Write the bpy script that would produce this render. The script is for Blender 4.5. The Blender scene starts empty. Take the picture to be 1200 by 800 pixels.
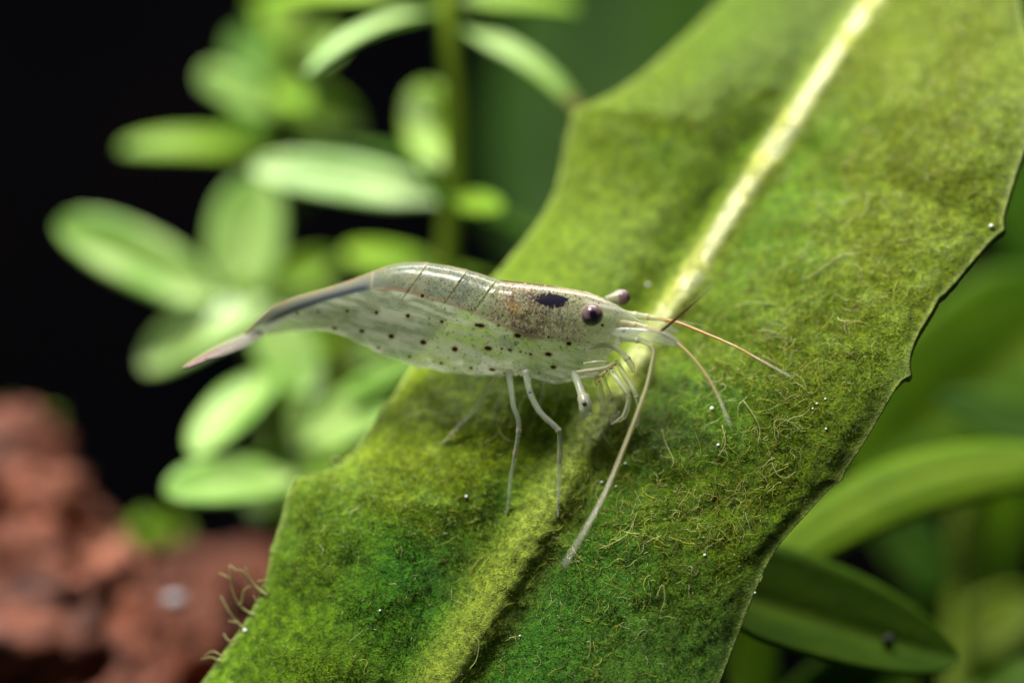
import bpy, bmesh, math
import numpy as np
from mathutils import Vector

rng = np.random.default_rng(11)
CM = 0.01                       # geometry is written in centimetres, scene is in metres
D = 23.4                        # camera distance to the plane y = 0, in cm
PX = 1200 / (0.36 * D)          # photograph pixels per cm on that plane
scene = bpy.context.scene
COL = scene.collection

# ------------------------------------------------------------------ camera
cam = bpy.data.cameras.new('camera')
cam.lens = 100; cam.sensor_width = 36
cam.clip_start = 0.01; cam.clip_end = 20
cam.dof.use_dof = True
cam.dof.focus_distance = (D - 0.34) * CM
cam.dof.aperture_fstop = 6.4
cam_o = bpy.data.objects.new('camera', cam); COL.objects.link(cam_o)
cam_o.location = (0, -D * CM, 0); cam_o.rotation_euler = (math.pi / 2, 0, 0)
scene.camera = cam_o

# ------------------------------------------------------------------ world and lamp
world = bpy.data.worlds.new('World'); scene.world = world; world.use_nodes = True
bg = world.node_tree.nodes['Background']
bg.inputs['Color'].default_value = (0.75, 0.9, 1.0, 1); bg.inputs['Strength'].default_value = 0.05

def area_lamp(name, loc, target, sx, sy, power, color):
    l = bpy.data.lights.new(name, 'AREA'); l.shape = 'RECTANGLE'
    l.size = sx * CM; l.size_y = sy * CM; l.energy = power; l.color = color
    o = bpy.data.objects.new(name, l); COL.objects.link(o)
    o.location = Vector(loc) * CM
    o.rotation_euler = (Vector(target) - Vector(loc)).to_track_quat('-Z', 'Y').to_euler()
    return o
area_lamp('aquarium_lamp', (-16, -14, 38), (-1, 2.5, 0), 14, 9, 4.6, (1.0, 0.97, 0.9))
area_lamp('aquarium_lamp', (0, 14, 42), (0, 5, 0), 40, 10, 4.0, (1.0, 0.98, 0.92))

scene.view_settings.view_transform = 'Standard'
scene.view_settings.look = 'None'
scene.view_settings.exposure = 0.0
scene.view_settings.gamma = 1.0
scene.cycles.use_denoising = True
scene.cycles.max_bounces = 10
scene.cycles.transparent_max_bounces = 24
scene.cycles.diffuse_bounces = 4

# ------------------------------------------------------------------ helpers
def P(px, py, Y=0.0):
    """point (cm) at depth Y that stands at this place of the photograph"""
    k = (D + Y) / D
    return np.array([(px - 600) / PX * k, Y, (400 - py) / PX * k])

def Pn(px, py, Y):
    px, py, Y = np.broadcast_arrays(np.asarray(px, float), np.asarray(py, float), np.asarray(Y, float))
    k = (D + Y) / D
    return np.stack([(px - 600) / PX * k, Y, (400 - py) / PX * k], -1)

def hash3(ix, iy, iz, seed):
    h = (ix * 374761393 + iy * 668265263 + iz * 2147483647 + seed * 1442695041) & 0xFFFFFFFF
    h = ((h ^ (h >> 13)) * 1274126177) & 0xFFFFFFFF
    h = ((h ^ (h >> 16)) * 2246822519) & 0xFFFFFFFF
    return ((h ^ (h >> 15)) & 0xFFFFFF) / float(0xFFFFFF) * 2 - 1

def vnoise(p, seed=0):
    p = np.asarray(p, float)
    i = np.floor(p).astype(np.int64); f = p - i; f = f * f * f * (f * (f * 6 - 15) + 10)
    r = 0
    for a in (0, 1):
        for b in (0, 1):
            for c in (0, 1):
                w = (f[..., 0] if a else 1 - f[..., 0]) * (f[..., 1] if b else 1 - f[..., 1]) * (f[..., 2] if c else 1 - f[..., 2])
                r = r + w * hash3(i[..., 0] + a, i[..., 1] + b, i[..., 2] + c, seed)
    return r

def fbm(p, freq, octaves=4, seed=0, gain=0.5):
    r = 0; a = 1.0
    for o in range(octaves):
        r = r + a * vnoise(np.asarray(p) * freq * 2 ** o + 17.3 * o, seed + o); a *= gain
    return r

def smooth(a, b, x):
    t = np.clip((x - a) / (b - a), 0, 1); return t * t * (3 - 2 * t)

def crom(pts, n, closed=False):
    """Catmull-Rom resample of a polyline (any dimension) by index"""
    pts = np.asarray(pts, float); m = len(pts)
    t = np.linspace(0, m - 1, n); i = np.minimum(t.astype(int), m - 2); f = (t - i)[:, None]
    p1 = pts[i]; p2 = pts[i + 1]
    p0 = np.where((i > 0)[:, None], pts[np.maximum(i - 1, 0)], 2 * p1 - p2)
    p3 = np.where((i < m - 2)[:, None], pts[np.minimum(i + 2, m - 1)], 2 * p2 - p1)
    return 0.5 * ((2 * p1) + (-p0 + p2) * f + (2 * p0 - 5 * p1 + 4 * p2 - p3) * f ** 2 + (-p0 + 3 * p1 - 3 * p2 + p3) * f ** 3)

def mesh_from(name, verts, faces, mat=None, parent=None, cols=None, uv=None, smooth_shade=True, origin=None, attrs=None):
    """verts (N,3) in cm, faces: (M,4) or (M,3) array or list of arrays. One mesh object."""
    verts = np.asarray(verts, float)
    if origin is None:
        origin = np.zeros(3)
    fl = faces if isinstance(faces, list) else [faces]
    fl = [np.asarray(f, np.int64) for f in fl if len(f)]
    me = bpy.data.meshes.new(name)
    me.vertices.add(len(verts))
    me.vertices.foreach_set('co', ((verts - origin) * CM).astype(np.float32).ravel())
    loops = np.concatenate([f.ravel() for f in fl])
    tot = np.concatenate([np.full(len(f), f.shape[1]) for f in fl])
    start = np.concatenate([[0], np.cumsum(tot)[:-1]])
    me.loops.add(len(loops)); me.loops.foreach_set('vertex_index', loops.astype(np.int32))
    me.polygons.add(len(tot))
    me.polygons.foreach_set('loop_start', start.astype(np.int32))
    me.polygons.foreach_set('loop_total', tot.astype(np.int32))
    if smooth_shade:
        me.polygons.foreach_set('use_smooth', np.ones(len(tot), bool))
    me.update(calc_edges=True)
    if cols is not None:
        a = me.attributes.new('Col', 'FLOAT_COLOR', 'POINT')
        c = np.ones((len(verts), 4), np.float32); c[:, :cols.shape[1]] = cols
        a.data.foreach_set('color', c.ravel())
    for k, v in (attrs or {}).items():
        a = me.attributes.new(k, 'FLOAT', 'POINT'); a.data.foreach_set('value', np.asarray(v, np.float32).ravel())
    me.validate()
    o = bpy.data.objects.new(name, me); COL.objects.link(o)
    if mat: me.materials.append(mat)
    if parent is not None: o.parent = parent
    o.location = origin * CM if parent is None else (origin * CM)
    return o

def grid_faces(nr, nc, wrap=False, off=0, flip=False):
    r = np.arange(nr - 1)[:, None]; c = np.arange(nc if wrap else nc - 1)[None, :]
    c2 = (c + 1) % nc
    f = np.stack([r * nc + c, r * nc + c2, (r + 1) * nc + c2, (r + 1) * nc + c], -1).reshape(-1, 4) + off
    return f[:, ::-1] if flip else f

def tag(o, label=None, cat=None, group=None, kind=None):
    if label: o['label'] = label
    if cat: o['category'] = cat
    if group: o['group'] = group
    if kind: o['kind'] = kind
    return o

def empty(name, loc):
    """loc in cm; children are given world coordinates and corrected here"""
    e = bpy.data.objects.new(name, None); COL.objects.link(e)
    e.empty_display_size = 0.005
    e.location = Vector(loc) * CM
    return e

def part(name, verts, faces, mat, parent, **kw):
    """a part: verts in world cm, parented under a thing or a part"""
    base = np.zeros(3)
    q = parent
    while q is not None:
        base += np.array(q.location) / CM; q = q.parent
    o = mesh_from(name, np.asarray(verts, float) - base, faces, mat, parent, **kw)
    return o

def tube_geo(pts, rad, ns=8, caps=True, flat=1.0):
    pts = np.asarray(pts, float); n = len(pts)
    rad = np.broadcast_to(np.asarray(rad, float), (n,))
    tan = np.gradient(pts, axis=0); tan /= np.linalg.norm(tan, axis=1)[:, None] + 1e-12
    ref = np.array([0, -1, 0.01]) if abs(tan[0, 1]) < 0.9 else np.array([1, 0, 0.01])
    N = np.zeros_like(pts)
    v = ref - tan[0] * ref.dot(tan[0])
    for i in range(n):
        v = v - tan[i] * v.dot(tan[i]); v = v / (np.linalg.norm(v) + 1e-12); N[i] = v
    B = np.cross(tan, N)
    a = np.linspace(0, 2 * np.pi, ns, endpoint=False)
    V = pts[:, None] + rad[:, None, None] * (np.cos(a)[None, :, None] * N[:, None] * flat + np.sin(a)[None, :, None] * B[:, None])
    V = V.reshape(-1, 3); F = [grid_faces(n, ns, wrap=True)]
    if caps:
        V = np.vstack([V, pts[0], pts[-1]]); k = np.arange(ns); k2 = (k + 1) % ns
        F.append(np.stack([np.full(ns, n * ns), k2, k], -1))
        F.append(np.stack([np.full(ns, n * ns + 1), (n - 1) * ns + k, (n - 1) * ns + k2], -1))
    return V, F

def join_geo(parts):
    V = []; F3 = []; F4 = []; off = 0
    for v, fs in parts:
        V.append(v)
        for f in fs:
            (F3 if f.shape[1] == 3 else F4).append(f + off)
        off += len(v)
    out = []
    if F3: out.append(np.vstack(F3))
    if F4: out.append(np.vstack(F4))
    return np.vstack(V), out

def ball_geo(c, r, nu=16, nv=12, axis=(0, -1, 0), stretch=1.0):
    """sphere with its pole along axis"""
    ax = np.array(axis, float); ax /= np.linalg.norm(ax)
    s = np.cross(ax, [0, 0, 1.0] if abs(ax[2]) < .9 else [1, 0, 0.0]); s /= np.linalg.norm(s); t = np.cross(ax, s)
    th = np.linspace(0.02, np.pi - 0.02, nv); a = np.linspace(0, 2 * np.pi, nu, endpoint=False)
    V = (np.cos(th)[:, None, None] * ax * stretch + np.sin(th)[:, None, None] * (np.cos(a)[None, :, None] * s + np.sin(a)[None, :, None] * t)) * r + np.asarray(c)
    V = V.reshape(-1, 3)
    n = nv; k = np.arange(nu); k2 = (k + 1) % nu
    V = np.vstack([V, c + ax * r * stretch, c - ax * r * stretch])
    return V, [grid_faces(nv, nu, wrap=True), np.stack([np.full(nu, n * nu), k2, k], -1), np.stack([np.full(nu, n * nu + 1), (n - 1) * nu + k, (n - 1) * nu + k2], -1)]

# ------------------------------------------------------------------ materials
class NT:
    def __init__(self, name):
        self.m = bpy.data.materials.new(name); self.m.use_nodes = True
        self.t = self.m.node_tree; self.t.nodes.clear()
        self.out = self.n('ShaderNodeOutputMaterial')
    def n(self, typ, **kw):
        nd = self.t.nodes.new(typ)
        for k, v in kw.items(): setattr(nd, k, v)
        return nd
    def l(self, a, b): self.t.links.new(a, b)
    def coords(self, scale):
        tc = self.n('ShaderNodeTexCoord'); mp = self.n('ShaderNodeMapping')
        mp.inputs['Scale'].default_value = (scale / CM, scale / CM, scale / CM)
        self.l(tc.outputs['Object'], mp.inputs['Vector']); return mp.outputs['Vector']
    def noise(self, vec, scale=1, detail=4, rough=0.6):
        nz = self.n('ShaderNodeTexNoise'); nz.inputs['Scale'].default_value = scale
        nz.inputs['Detail'].default_value = detail; nz.inputs['Roughness'].default_value = rough
        self.l(vec, nz.inputs['Vector']); return nz
    def ramp(self, fac, stops):
        r = self.n('ShaderNodeValToRGB'); el = r.color_ramp.elements
        while len(el) < len(stops): el.new(0.5)
        for e, (p, c) in zip(el, stops): e.position = p; e.color = (*c, 1)
        self.l(fac, r.inputs['Fac']); return r.outputs['Color']
    def mix(self, a, b, fac, mode='MIX'):
        m = self.n('ShaderNodeMix', data_type='RGBA', blend_type=mode)
        for s, v in ((m.inputs['Factor'], fac), (m.inputs['A'], a), (m.inputs['B'], b)):
            if isinstance(v, (int, float)): s.default_value = v
            elif isinstance(v, tuple): s.default_value = (*v, 1)
            else: self.l(v, s)
        return m.outputs['Result']
    def attr(self, name, out='Color'):
        a = self.n('ShaderNodeAttribute', attribute_name=name); return a.outputs[out]
    def principled(self, color, rough=0.4, spec=0.5, **kw):
        b = self.n('ShaderNodeBsdfPrincipled')
        if isinstance(color, tuple): b.inputs['Base Color'].default_value = (*color, 1)
        else: self.l(color, b.inputs['Base Color'])
        if isinstance(rough, (int, float)): b.inputs['Roughness'].default_value = rough
        else: self.l(rough, b.inputs['Roughness'])
        b.inputs['Specular IOR Level'].default_value = spec
        for k, v in kw.items(): b.inputs[k.replace('_', ' ')].default_value = v
        return b
    def bump(self, h, strength, dist):
        b = self.n('ShaderNodeBump'); b.inputs['Strength'].default_value = strength
        b.inputs['Distance'].default_value = dist * CM; self.l(h, b.inputs['Height']); return b.outputs['Normal']
    def mixs(self, a, b, fac):
        m = self.n('ShaderNodeMixShader')
        if isinstance(fac, (int, float)): m.inputs[0].default_value = fac
        else: self.l(fac, m.inputs[0])
        self.l(a, m.inputs[1]); self.l(b, m.inputs[2]); return m.outputs[0]
    def done(self, s): self.l(s, self.out.inputs['Surface']); return self.m

def m_plant(name, dark, light, trans=0.3, rough=0.32, spec=0.6):
    t = NT(name); v = t.coords(1.0)
    c = t.ramp(t.noise(v, 1.6, 3).outputs['Fac'], [(0.3, dark), (0.7, light)])
    vein = t.attr('vein', 'Fac')
    c = t.mix(c, (min(1, light[0] * 1.8 + .04), min(1, light[1] * 1.35 + .04), light[2] * 1.6 + .02), vein)
    tip = t.attr('brown', 'Fac')
    c = t.mix(c, (0.22, 0.12, 0.04), tip)
    b = t.principled(c, rough, spec)
    t.l(t.bump(t.noise(v, 9, 3).outputs['Fac'], 0.35, 0.03), b.inputs['Normal'])
    tr = t.n('ShaderNodeBsdfTranslucent'); t.l(c, tr.inputs['Color'])
    return t.done(t.mixs(b.outputs[0], tr.outputs[0], trans))

def m_attr_leaf():
    t = NT('algae_leaf'); v = t.coords(1.0)
    col = t.attr('Col')
    n1 = t.noise(v, 14, 5, 0.7); n2 = t.noise(v, 55, 3, 0.7)
    c = t.mix(col, t.ramp(n1.outputs['Fac'], [(0.32, (0.28, 0.34, 0.2)), (0.5, (0.95, 1.0, 0.8)), (0.68, (1.8, 1.7, 1.2))]), 0.85, 'MULTIPLY')  # crevice shade between algae grains and their sparkle painted into the colour
    c = t.mix(c, t.ramp(n2.outputs['Fac'], [(0.35, (0.5, 0.55, 0.4)), (0.65, (1.4, 1.4, 1.2))]), 0.6, 'MULTIPLY')
    b = t.principled(c, 0.34, 0.18)
    n3 = t.noise(v, 95, 2, 0.6)
    h = t.mix(t.mix(n1.outputs['Fac'], n2.outputs['Fac'], 0.5), n3.outputs['Fac'], 0.3)
    t.l(t.bump(h, 1.0, 0.05), b.inputs['Normal'])
    tr = t.n('ShaderNodeBsdfTranslucent'); t.l(c, tr.inputs['Color'])
    return t.done(t.mixs(b.outputs[0], tr.outputs[0], 0.12))

def m_strand(name, rough=0.35, trans=0.35, alpha=1.0):
    t = NT(name); c = t.attr('Col')
    b = t.principled(c, rough, 0.12)
    tr = t.n('ShaderNodeBsdfTranslucent'); t.l(c, tr.inputs['Color'])
    s = t.mixs(b.outputs[0], tr.outputs[0], trans)
    if alpha < 1:
        tp = t.n('ShaderNodeBsdfTransparent'); s = t.mixs(tp.outputs[0], s, alpha)
    return t.done(s)

def m_shell(name, rough=0.22, trans=0.4, bump=True, ior=0):
    """translucent shell: pigment in Col, opacity in the attribute opac"""
    t = NT(name); c = t.attr('Col'); v = t.coords(1.0)
    b = t.principled(c, rough, 0.4)
    b.inputs['Coat Weight'].default_value = 0.15; b.inputs['Coat Roughness'].default_value = 0.08
    if bump:
        t.l(t.bump(t.noise(v, 22, 3).outputs['Fac'], 0.25, 0.01), b.inputs['Normal'])
    tr = t.n('ShaderNodeBsdfTranslucent'); t.l(c, tr.inputs['Color'])
    s = t.mixs(b.outputs[0], tr.outputs[0], trans)
    tp = t.n('ShaderNodeBsdfTransparent'); tp.inputs['Color'].default_value = (0.97, 0.98, 0.95, 1)
    if ior:
        tp = t.n('ShaderNodeBsdfRefraction'); tp.inputs['IOR'].default_value = ior; tp.inputs['Roughness'].default_value = 0.05
        tp.inputs['Color'].default_value = (0.99, 1.0, 0.97, 1)
    return t.done(t.mixs(tp.outputs[0], s, t.attr('opac', 'Fac')))

def m_plain(name, color, rough=0.4, spec=0.5, **kw):
    t = NT(name); b = t.principled(color, rough, spec, **kw); return t.done(b.outputs[0])

def m_rock():
    t = NT('red_rock'); v = t.coords(1.0)
    n = t.noise(v, 0.9, 6, 0.65)
    c = t.ramp(n.outputs['Fac'], [(0.34, (0.035, 0.013, 0.010)), (0.46, (0.10, 0.033, 0.019)), (0.57, (0.22, 0.070, 0.037)), (0.68, (0.36, 0.15, 0.09)), (0.78, (0.55, 0.34, 0.26))])  # pale end paints highlights, dark end paints shade in the crevices
    g = t.noise(v, 6, 4, 0.7)
    c = t.mix(c, t.ramp(t.noise(v, 2.6, 4, 0.7).outputs['Fac'], [(0.36, (0.3, 0.26, 0.25)), (0.62, (1.25, 1.2, 1.15))]), 0.85, 'MULTIPLY')
    b = t.principled(c, 0.75, 0.3)
    t.l(t.bump(g.outputs['Fac'], 0.8, 0.12), b.inputs['Normal'])
    return t.done(b.outputs[0])

def m_wall():
    t = NT('dark_tank_wall'); v = t.coords(1.0)
    c = t.ramp(t.noise(v, 0.15, 3).outputs['Fac'], [(0.35, (0.0006, 0.0010, 0.0018)), (0.65, (0.0024, 0.0018, 0.0020))])
    b = t.principled(c, 0.9, 0.0); return t.done(b.outputs[0])

M_LEAF = m_attr_leaf()
M_FUZZ = m_strand('algae_fuzz', 0.4, 0.35)
M_FIL = m_strand('algae_filament', 0.35, 0.4)
M_SHELL = m_shell('shrimp_shell')
M_FAN = m_shell('tail_fan', 0.5, 0.4, bump=False)
M_LIMB = m_shell('shrimp_limb', 0.12, 0.4, bump=False, ior=1.10)
M_BRIGHT = m_plant('bright_stem_plant', (0.17, 0.40, 0.03), (0.44, 0.64, 0.20), 0.35, 0.38, 0.6)  # paler patches of the light tone stand for sheen on the leaves
M_LIME = m_plant('lime_stem_plant', (0.15, 0.33, 0.01), (0.27, 0.46, 0.02), 0.35, 0.45, 0.4)
M_STEM = m_plant('plant_stem', (0.14, 0.22, 0.012), (0.22, 0.32, 0.02), 0.1, 0.5, 0.3)
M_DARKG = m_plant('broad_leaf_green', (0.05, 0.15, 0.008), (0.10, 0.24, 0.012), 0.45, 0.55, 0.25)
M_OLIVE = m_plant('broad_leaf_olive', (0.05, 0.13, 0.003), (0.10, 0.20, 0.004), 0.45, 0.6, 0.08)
M_LIT = m_plant('arching_leaf_lit_green', (0.16, 0.32, 0.004), (0.25, 0.42, 0.010), 0.3, 0.6, 0.08)  # green lightened so the colour itself carries light on this leaf
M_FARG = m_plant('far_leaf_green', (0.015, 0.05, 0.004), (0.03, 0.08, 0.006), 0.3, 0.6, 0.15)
M_ROCK = m_rock(); M_WALL = m_wall()

# ------------------------------------------------------------------ setting: dark tank wall far behind
w = mesh_from('tank_back_wall', np.array([[-40, 22, -30], [40, 22, -30], [40, 22, 34], [-40, 22, 34]]), np.array([[0, 1, 2, 3]]), M_WALL)
tag(w, 'unlit black back wall of the tank behind the plants', 'wall', kind='structure')

# ------------------------------------------------------------------ red rock
def make_rock(name, blobs, label, seed, amp, voxel=0.07):
    bm = bmesh.new()
    for (px, py, Y, rx, ry, rz) in blobs:
        c = P(px, py, Y)
        r = bmesh.ops.create_icosphere(bm, subdivisions=3, radius=1.0)
        for v in r['verts']:
            v.co = Vector((c[0] + v.co.x * rx, c[1] + v.co.y * ry, c[2] + v.co.z * rz)) * 1.0
    me = bpy.data.meshes.new('tmp'); bm.to_mesh(me); bm.free()
    tmp = bpy.data.objects.new('tmp', me); COL.objects.link(tmp)
    md = tmp.modifiers.new('r', 'REMESH'); md.mode = 'VOXEL'; md.voxel_size = voxel
    dg = bpy.context.evaluated_depsgraph_get(); ev = tmp.evaluated_get(dg)
    m2 = bpy.data.meshes.new_from_object(ev)
    n = len(m2.vertices); co = np.zeros(n * 3, np.float32); no = np.zeros(n * 3, np.float32)
    m2.vertices.foreach_get('co', co); m2.vertices.foreach_get('normal', no)
    co = co.reshape(-1, 3).astype(float); no = no.reshape(-1, 3)
    d = amp * (fbm(co, 0.75, 6, seed, 0.6)) - amp * 0.9 * np.abs(vnoise(co * 1.25 + 3, seed + 9)) ** 0.7
    pits = smooth(0.2, 0.6, vnoise(co * 1.25 + 11, seed + 20)) * amp * 1.3
    co = co + no * (d - pits)[:, None]
    faces = [list(p.vertices) for p in m2.polygons]
    q = np.array([f for f in faces if len(f) == 4]); t3 = [f for f in faces if len(f) == 3]
    fl = [q] + ([np.array(t3)] if t3 else [])
    bpy.data.objects.remove(tmp); bpy.data.meshes.remove(m2)
    o = mesh_from(name, co, fl, M_ROCK, origin=np.array(P(*blobs[0][:3])))
    return tag(o, label, 'rock')

make_rock('rock', [(-40, 640, 5.0, 1.25, 1.2, 1.05), (40, 760, 4.2, 1.5, 1.3, 1.15), (170, 770, 4.4, 1.3, 1.2, 1.0), (-30, 560, 5.6, 0.8, 0.8, 0.7),
                   (90, 900, 3.6, 2.0, 1.5, 1.0), (290, 860, 4.6, 1.0, 1.0, 0.9)],
          'large rough red brown rock below the stem plants', 3, 0.5)
make_rock('rock', [(290, 690, 7.0, 1.6, 0.9, 0.62), (400, 740, 7.2, 1.5, 0.9, 0.7)],
          'dark brown slab of rock behind the large red rock', 8, 0.25)

def pebble(px, py, Y, r, col, label, seed):
    V, F = ball_geo(P(px, py, Y), r, 20, 14)
    c = P(px, py, Y); V = c + (V - c) * np.array([1.15, 1.0, 0.85])
    V = V + (V - c) * (0.18 * fbm(V, 2.5 / max(r, .1) * 0.2, 3, seed))[:, None]
    o = mesh_from('pebble', V, F, m_plain('pebble_stone', col, 0.5, 0.5), origin=c)
    return tag(o, label, 'pebble')
pebble(204, 703, 3.15, 0.10, (0.30, 0.29, 0.32), 'small grey white pebble lying on the red rock', 1)

# ------------------------------------------------------------------ the broad algae covered leaf
LS = [  # left edge px,py ; midrib px,py ; right edge px,py ; depths
    ((60, 1050), (370, 1050), (760, 1050), (0.10, -0.50, -0.70)),
    ((225, 815), (460, 900), (800, 900), (0.10, -0.35, -0.60)),
    ((300, 705), (520, 800), (843, 800), (0.10, -0.25, -0.50)),
    ((327, 615), (580, 700), (885, 692), (0.15, -0.10, -0.45)),
    ((345, 566), (620, 633), (912, 640), (0.30, -0.02, -0.40)),
    ((402, 541), (655, 575), (962, 583), (0.42, 0.08, -0.35)),
    ((455, 470), (700, 500), (1012, 520), (0.58, 0.25, -0.35)),
    ((505, 400), (760, 395), (1056, 440), (0.80, 0.55, -0.35)),
    ((590, 310), (815, 310), (1078, 388), (1.10, 0.80, -0.25)),
    ((645, 235), (870, 225), (1122, 328), (1.35, 1.05, -0.10)),
    ((664, 160), (910, 165), (1166, 270), (1.50, 1.25, 0.00)),
    ((679, 130), (935, 128), (1190, 205), (1.60, 1.35, 0.15)),
    ((745, 92), (970, 75), (1216, 112), (1.80, 1.55, 0.45)),
    ((845, 0), (1020, 0), (1196, 0), (2.30, 1.95, 1.20)),
    ((905, -85), (1075, -85), (1200, -120), (2.70, 2.30, 1.60)),
]
NV, NU = 640, 380
Lp = crom([[*s[0], s[3][0]] for s in LS], NV)
Mp = crom([[*s[1], s[3][1]] for s in LS], NV)
Rp = crom([[*s[2], s[3][2]] for s in LS], NV)
_st = np.linspace(0, len(LS) - 1, NV)
for st_, dx_, dy_, w_ in ((10.05, 9, 2, 0.16), (7.1, 9, 6, 0.16), (5.4, 5, 4, 0.14), (8.6, -4, -3, 0.2)):      # small horns and notches of the right margin
    b_ = np.exp(-np.abs(_st - st_) / w_); Rp[:, 0] += dx_ * b_; Rp[:, 1] += dy_ * b_
for st_, dx_, dy_, w_ in ((4.1, -5, -3, 0.2), (10.9, -5, -5, 0.16), (5.0, 3, -5, 0.16), (2.6, -4, -2, 0.14)):  # and of the left one
    b_ = np.exp(-np.abs(_st - st_) / w_); Lp[:, 0] += dx_ * b_; Lp[:, 1] += dy_ * b_
uu = np.linspace(-1, 1, NU)
vv = np.linspace(0, 1, NV)
U, Vv = np.meshgrid(uu, vv)
au = np.abs(U)[..., None]
edge = np.where((U < 0)[..., None], Lp[:, None, :], Rp[:, None, :])
leaf_px = Mp[:, None, :] * (1 - au) + edge * au
# soft arch of each half between rib and edge, edge rolled back
arch = np.where(U < 0, 0.22, 0.16)
leaf_px[..., 2] -= arch * np.sin(np.pi * np.abs(U)) * (0.6 + 0.4 * Vv)
leaf_px[..., 2] += np.where(U < 0, 0.14, 0.05) * smooth(0.86, 1.0, np.abs(U)) ** 2
pts = Pn(leaf_px[..., 0], leaf_px[..., 1], leaf_px[..., 2])
# undulation of the blade, quilting between side veins, midrib ridge
nzp = np.stack([leaf_px[..., 0] / PX, leaf_px[..., 1] / PX, np.zeros_like(U)], -1)
und = 0.06 * fbm(nzp, 0.55, 2, 5) * smooth(0.08, 0.4, np.abs(U))
vein_phase = (Vv * 15.0 - np.abs(U) * 1.6)
quilt = -0.014 * (1 + fbm(nzp, 0.9, 2, 95)) * np.abs(np.sin(np.pi * vein_phase)) ** 0.8 * smooth(0.06, 0.3, np.abs(U)) * (1 - smooth(0.75, 1.0, np.abs(U)))
half_w = np.where(U < 0, np.linalg.norm(Lp - Mp, axis=1)[:, None], np.linalg.norm(Rp - Mp, axis=1)[:, None]) / PX
du = np.abs(U) * half_w                      # cm from the midrib
rw = 0.30 - 0.14 * smooth(0.35, 0.62, Vv)
ridge = (-0.19 + 0.08 * smooth(0.4, 0.6, Vv)) * np.exp(-(du / (rw * 0.85)) ** 2 * 1.6) + 0.015 * np.exp(-((du - rw * 1.6) / (rw * 0.8)) ** 2)
fine = fbm(nzp, 6.0, 4, 31, 0.6) * 0.010 + fbm(nzp, 2.2, 3, 41) * 0.018
fine = fine * (1 - 0.85 * smooth(0.9, 0.985, np.abs(U)))
pts[..., 1] += und + quilt + ridge + fine
dPu = np.gradient(pts, axis=1); dPv = np.gradient(pts, axis=0)
Nrm = np.cross(dPu, dPv); Nrm /= np.linalg.norm(Nrm, axis=-1)[..., None]
if Nrm[NV // 2, NU // 2, 1] > 0: Nrm = -Nrm

# patches of different algae / blade colour, plus one lit spot painted in
PATCH = [(720, 180, 150, (0.20, 0.25, 0.03)), (640, 290, 90, (0.22, 0.29, 0.045)), (850, 60, 120, (0.14, 0.20, 0.03)), (560, 400, 80, (0.24, 0.29, 0.03)),
         (860, 250, 60, (0.11, 0.22, 0.015)), (940, 180, 70, (0.13, 0.25, 0.02)), (1080, 120, 110, (0.21, 0.24, 0.03)), (1110, 230, 80, (0.22, 0.25, 0.05)),
         (1020, 300, 80, (0.22, 0.25, 0.03)), (880, 400, 90, (0.13, 0.19, 0.01)), (820, 480, 60, (0.07, 0.18, 0.02)), (900, 530, 90, (0.14, 0.19, 0.01)),
         (980, 430, 70, (0.19, 0.22, 0.03)), (1040, 425, 45, (0.30, 0.38, 0.16)), (800, 620, 80, (0.14, 0.20, 0.012)), (740, 700, 80, (0.08, 0.18, 0.05)),  # palest spot paints the lit curl of the right margin
         (700, 620, 60, (0.06, 0.17, 0.03)), (800, 770, 70, (0.12, 0.22, 0.06)), (640, 740, 60, (0.06, 0.17, 0.04)), (480, 700, 70, (0.07, 0.22, 0.03)),
         (380, 640, 70, (0.14, 0.22, 0.03)), (320, 740, 80, (0.16, 0.25, 0.02)), (520, 560, 70, (0.22, 0.25, 0.012)), (470, 500, 60, (0.27, 0.31, 0.03)),
         (600, 500, 60, (0.20, 0.24, 0.012)), (400, 570, 50, (0.20, 0.27, 0.05)), (560, 620, 50, (0.10, 0.19, 0.02)), (540, 690, 50, (0.06, 0.19, 0.05)),
         (670, 440, 70, (0.18, 0.28, 0.02))]
def patch_colour(px, py):
    num = np.zeros(px.shape + (3,))
    den = np.full(px.shape, 1e-6)
    q = np.stack([px / 60, py / 60, px * 0], -1)
    ox = 38 * fbm(q, 1.0, 3, 61); oy = 38 * fbm(q, 1.0, 3, 71)
    for (cx, cy, r, c) in PATCH:
        w_ = np.exp(-((px + ox - cx) ** 2 + (py + oy - cy) ** 2) / (1.1 * r * r)) + 1e-7
        num += w_[..., None] * np.array(c); den += w_
    c = num / den[..., None]
    return c * np.array([0.76, 0.92, 0.34])
pc = patch_colour(leaf_px[..., 0], leaf_px[..., 1])
# pale midrib: cream where bare (upper part) with its broken white highlight painted in, algae covered below
bare = smooth(0.40, 0.56, Vv)
blot = smooth(-0.25, 0.3, fbm(nzp, 4.2, 3, 81) + 0.05)
rib = np.exp(-(du / (rw * (0.50 + 0.10 * fbm(nzp, 2.6, 2, 87)))) ** 4)
ribsoft = np.exp(-(du / (rw * 0.95)) ** 3)
lowrib = np.array([0.27, 0.34, 0.05]); cream = np.array([0.86, 0.86, 0.60]); yel = np.array([0.50, 0.52, 0.10])
ribk = 0.92 * ribsoft[..., None]
pc = pc * (1 - ribk) + lowrib * ribk
cr = cream * (0.15 + 0.85 * blot)[..., None] + yel * (0.85 - 0.85 * blot)[..., None]
pc = pc * (1 - (bare * rib)[..., None]) + cr * (bare * rib)[..., None]
# pale blade margin
mar = smooth(0.965, 1.0, np.abs(U)) * 0.5
pc = pc * (1 - mar[..., None]) + np.array([0.36, 0.42, 0.16]) * mar[..., None]

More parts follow.
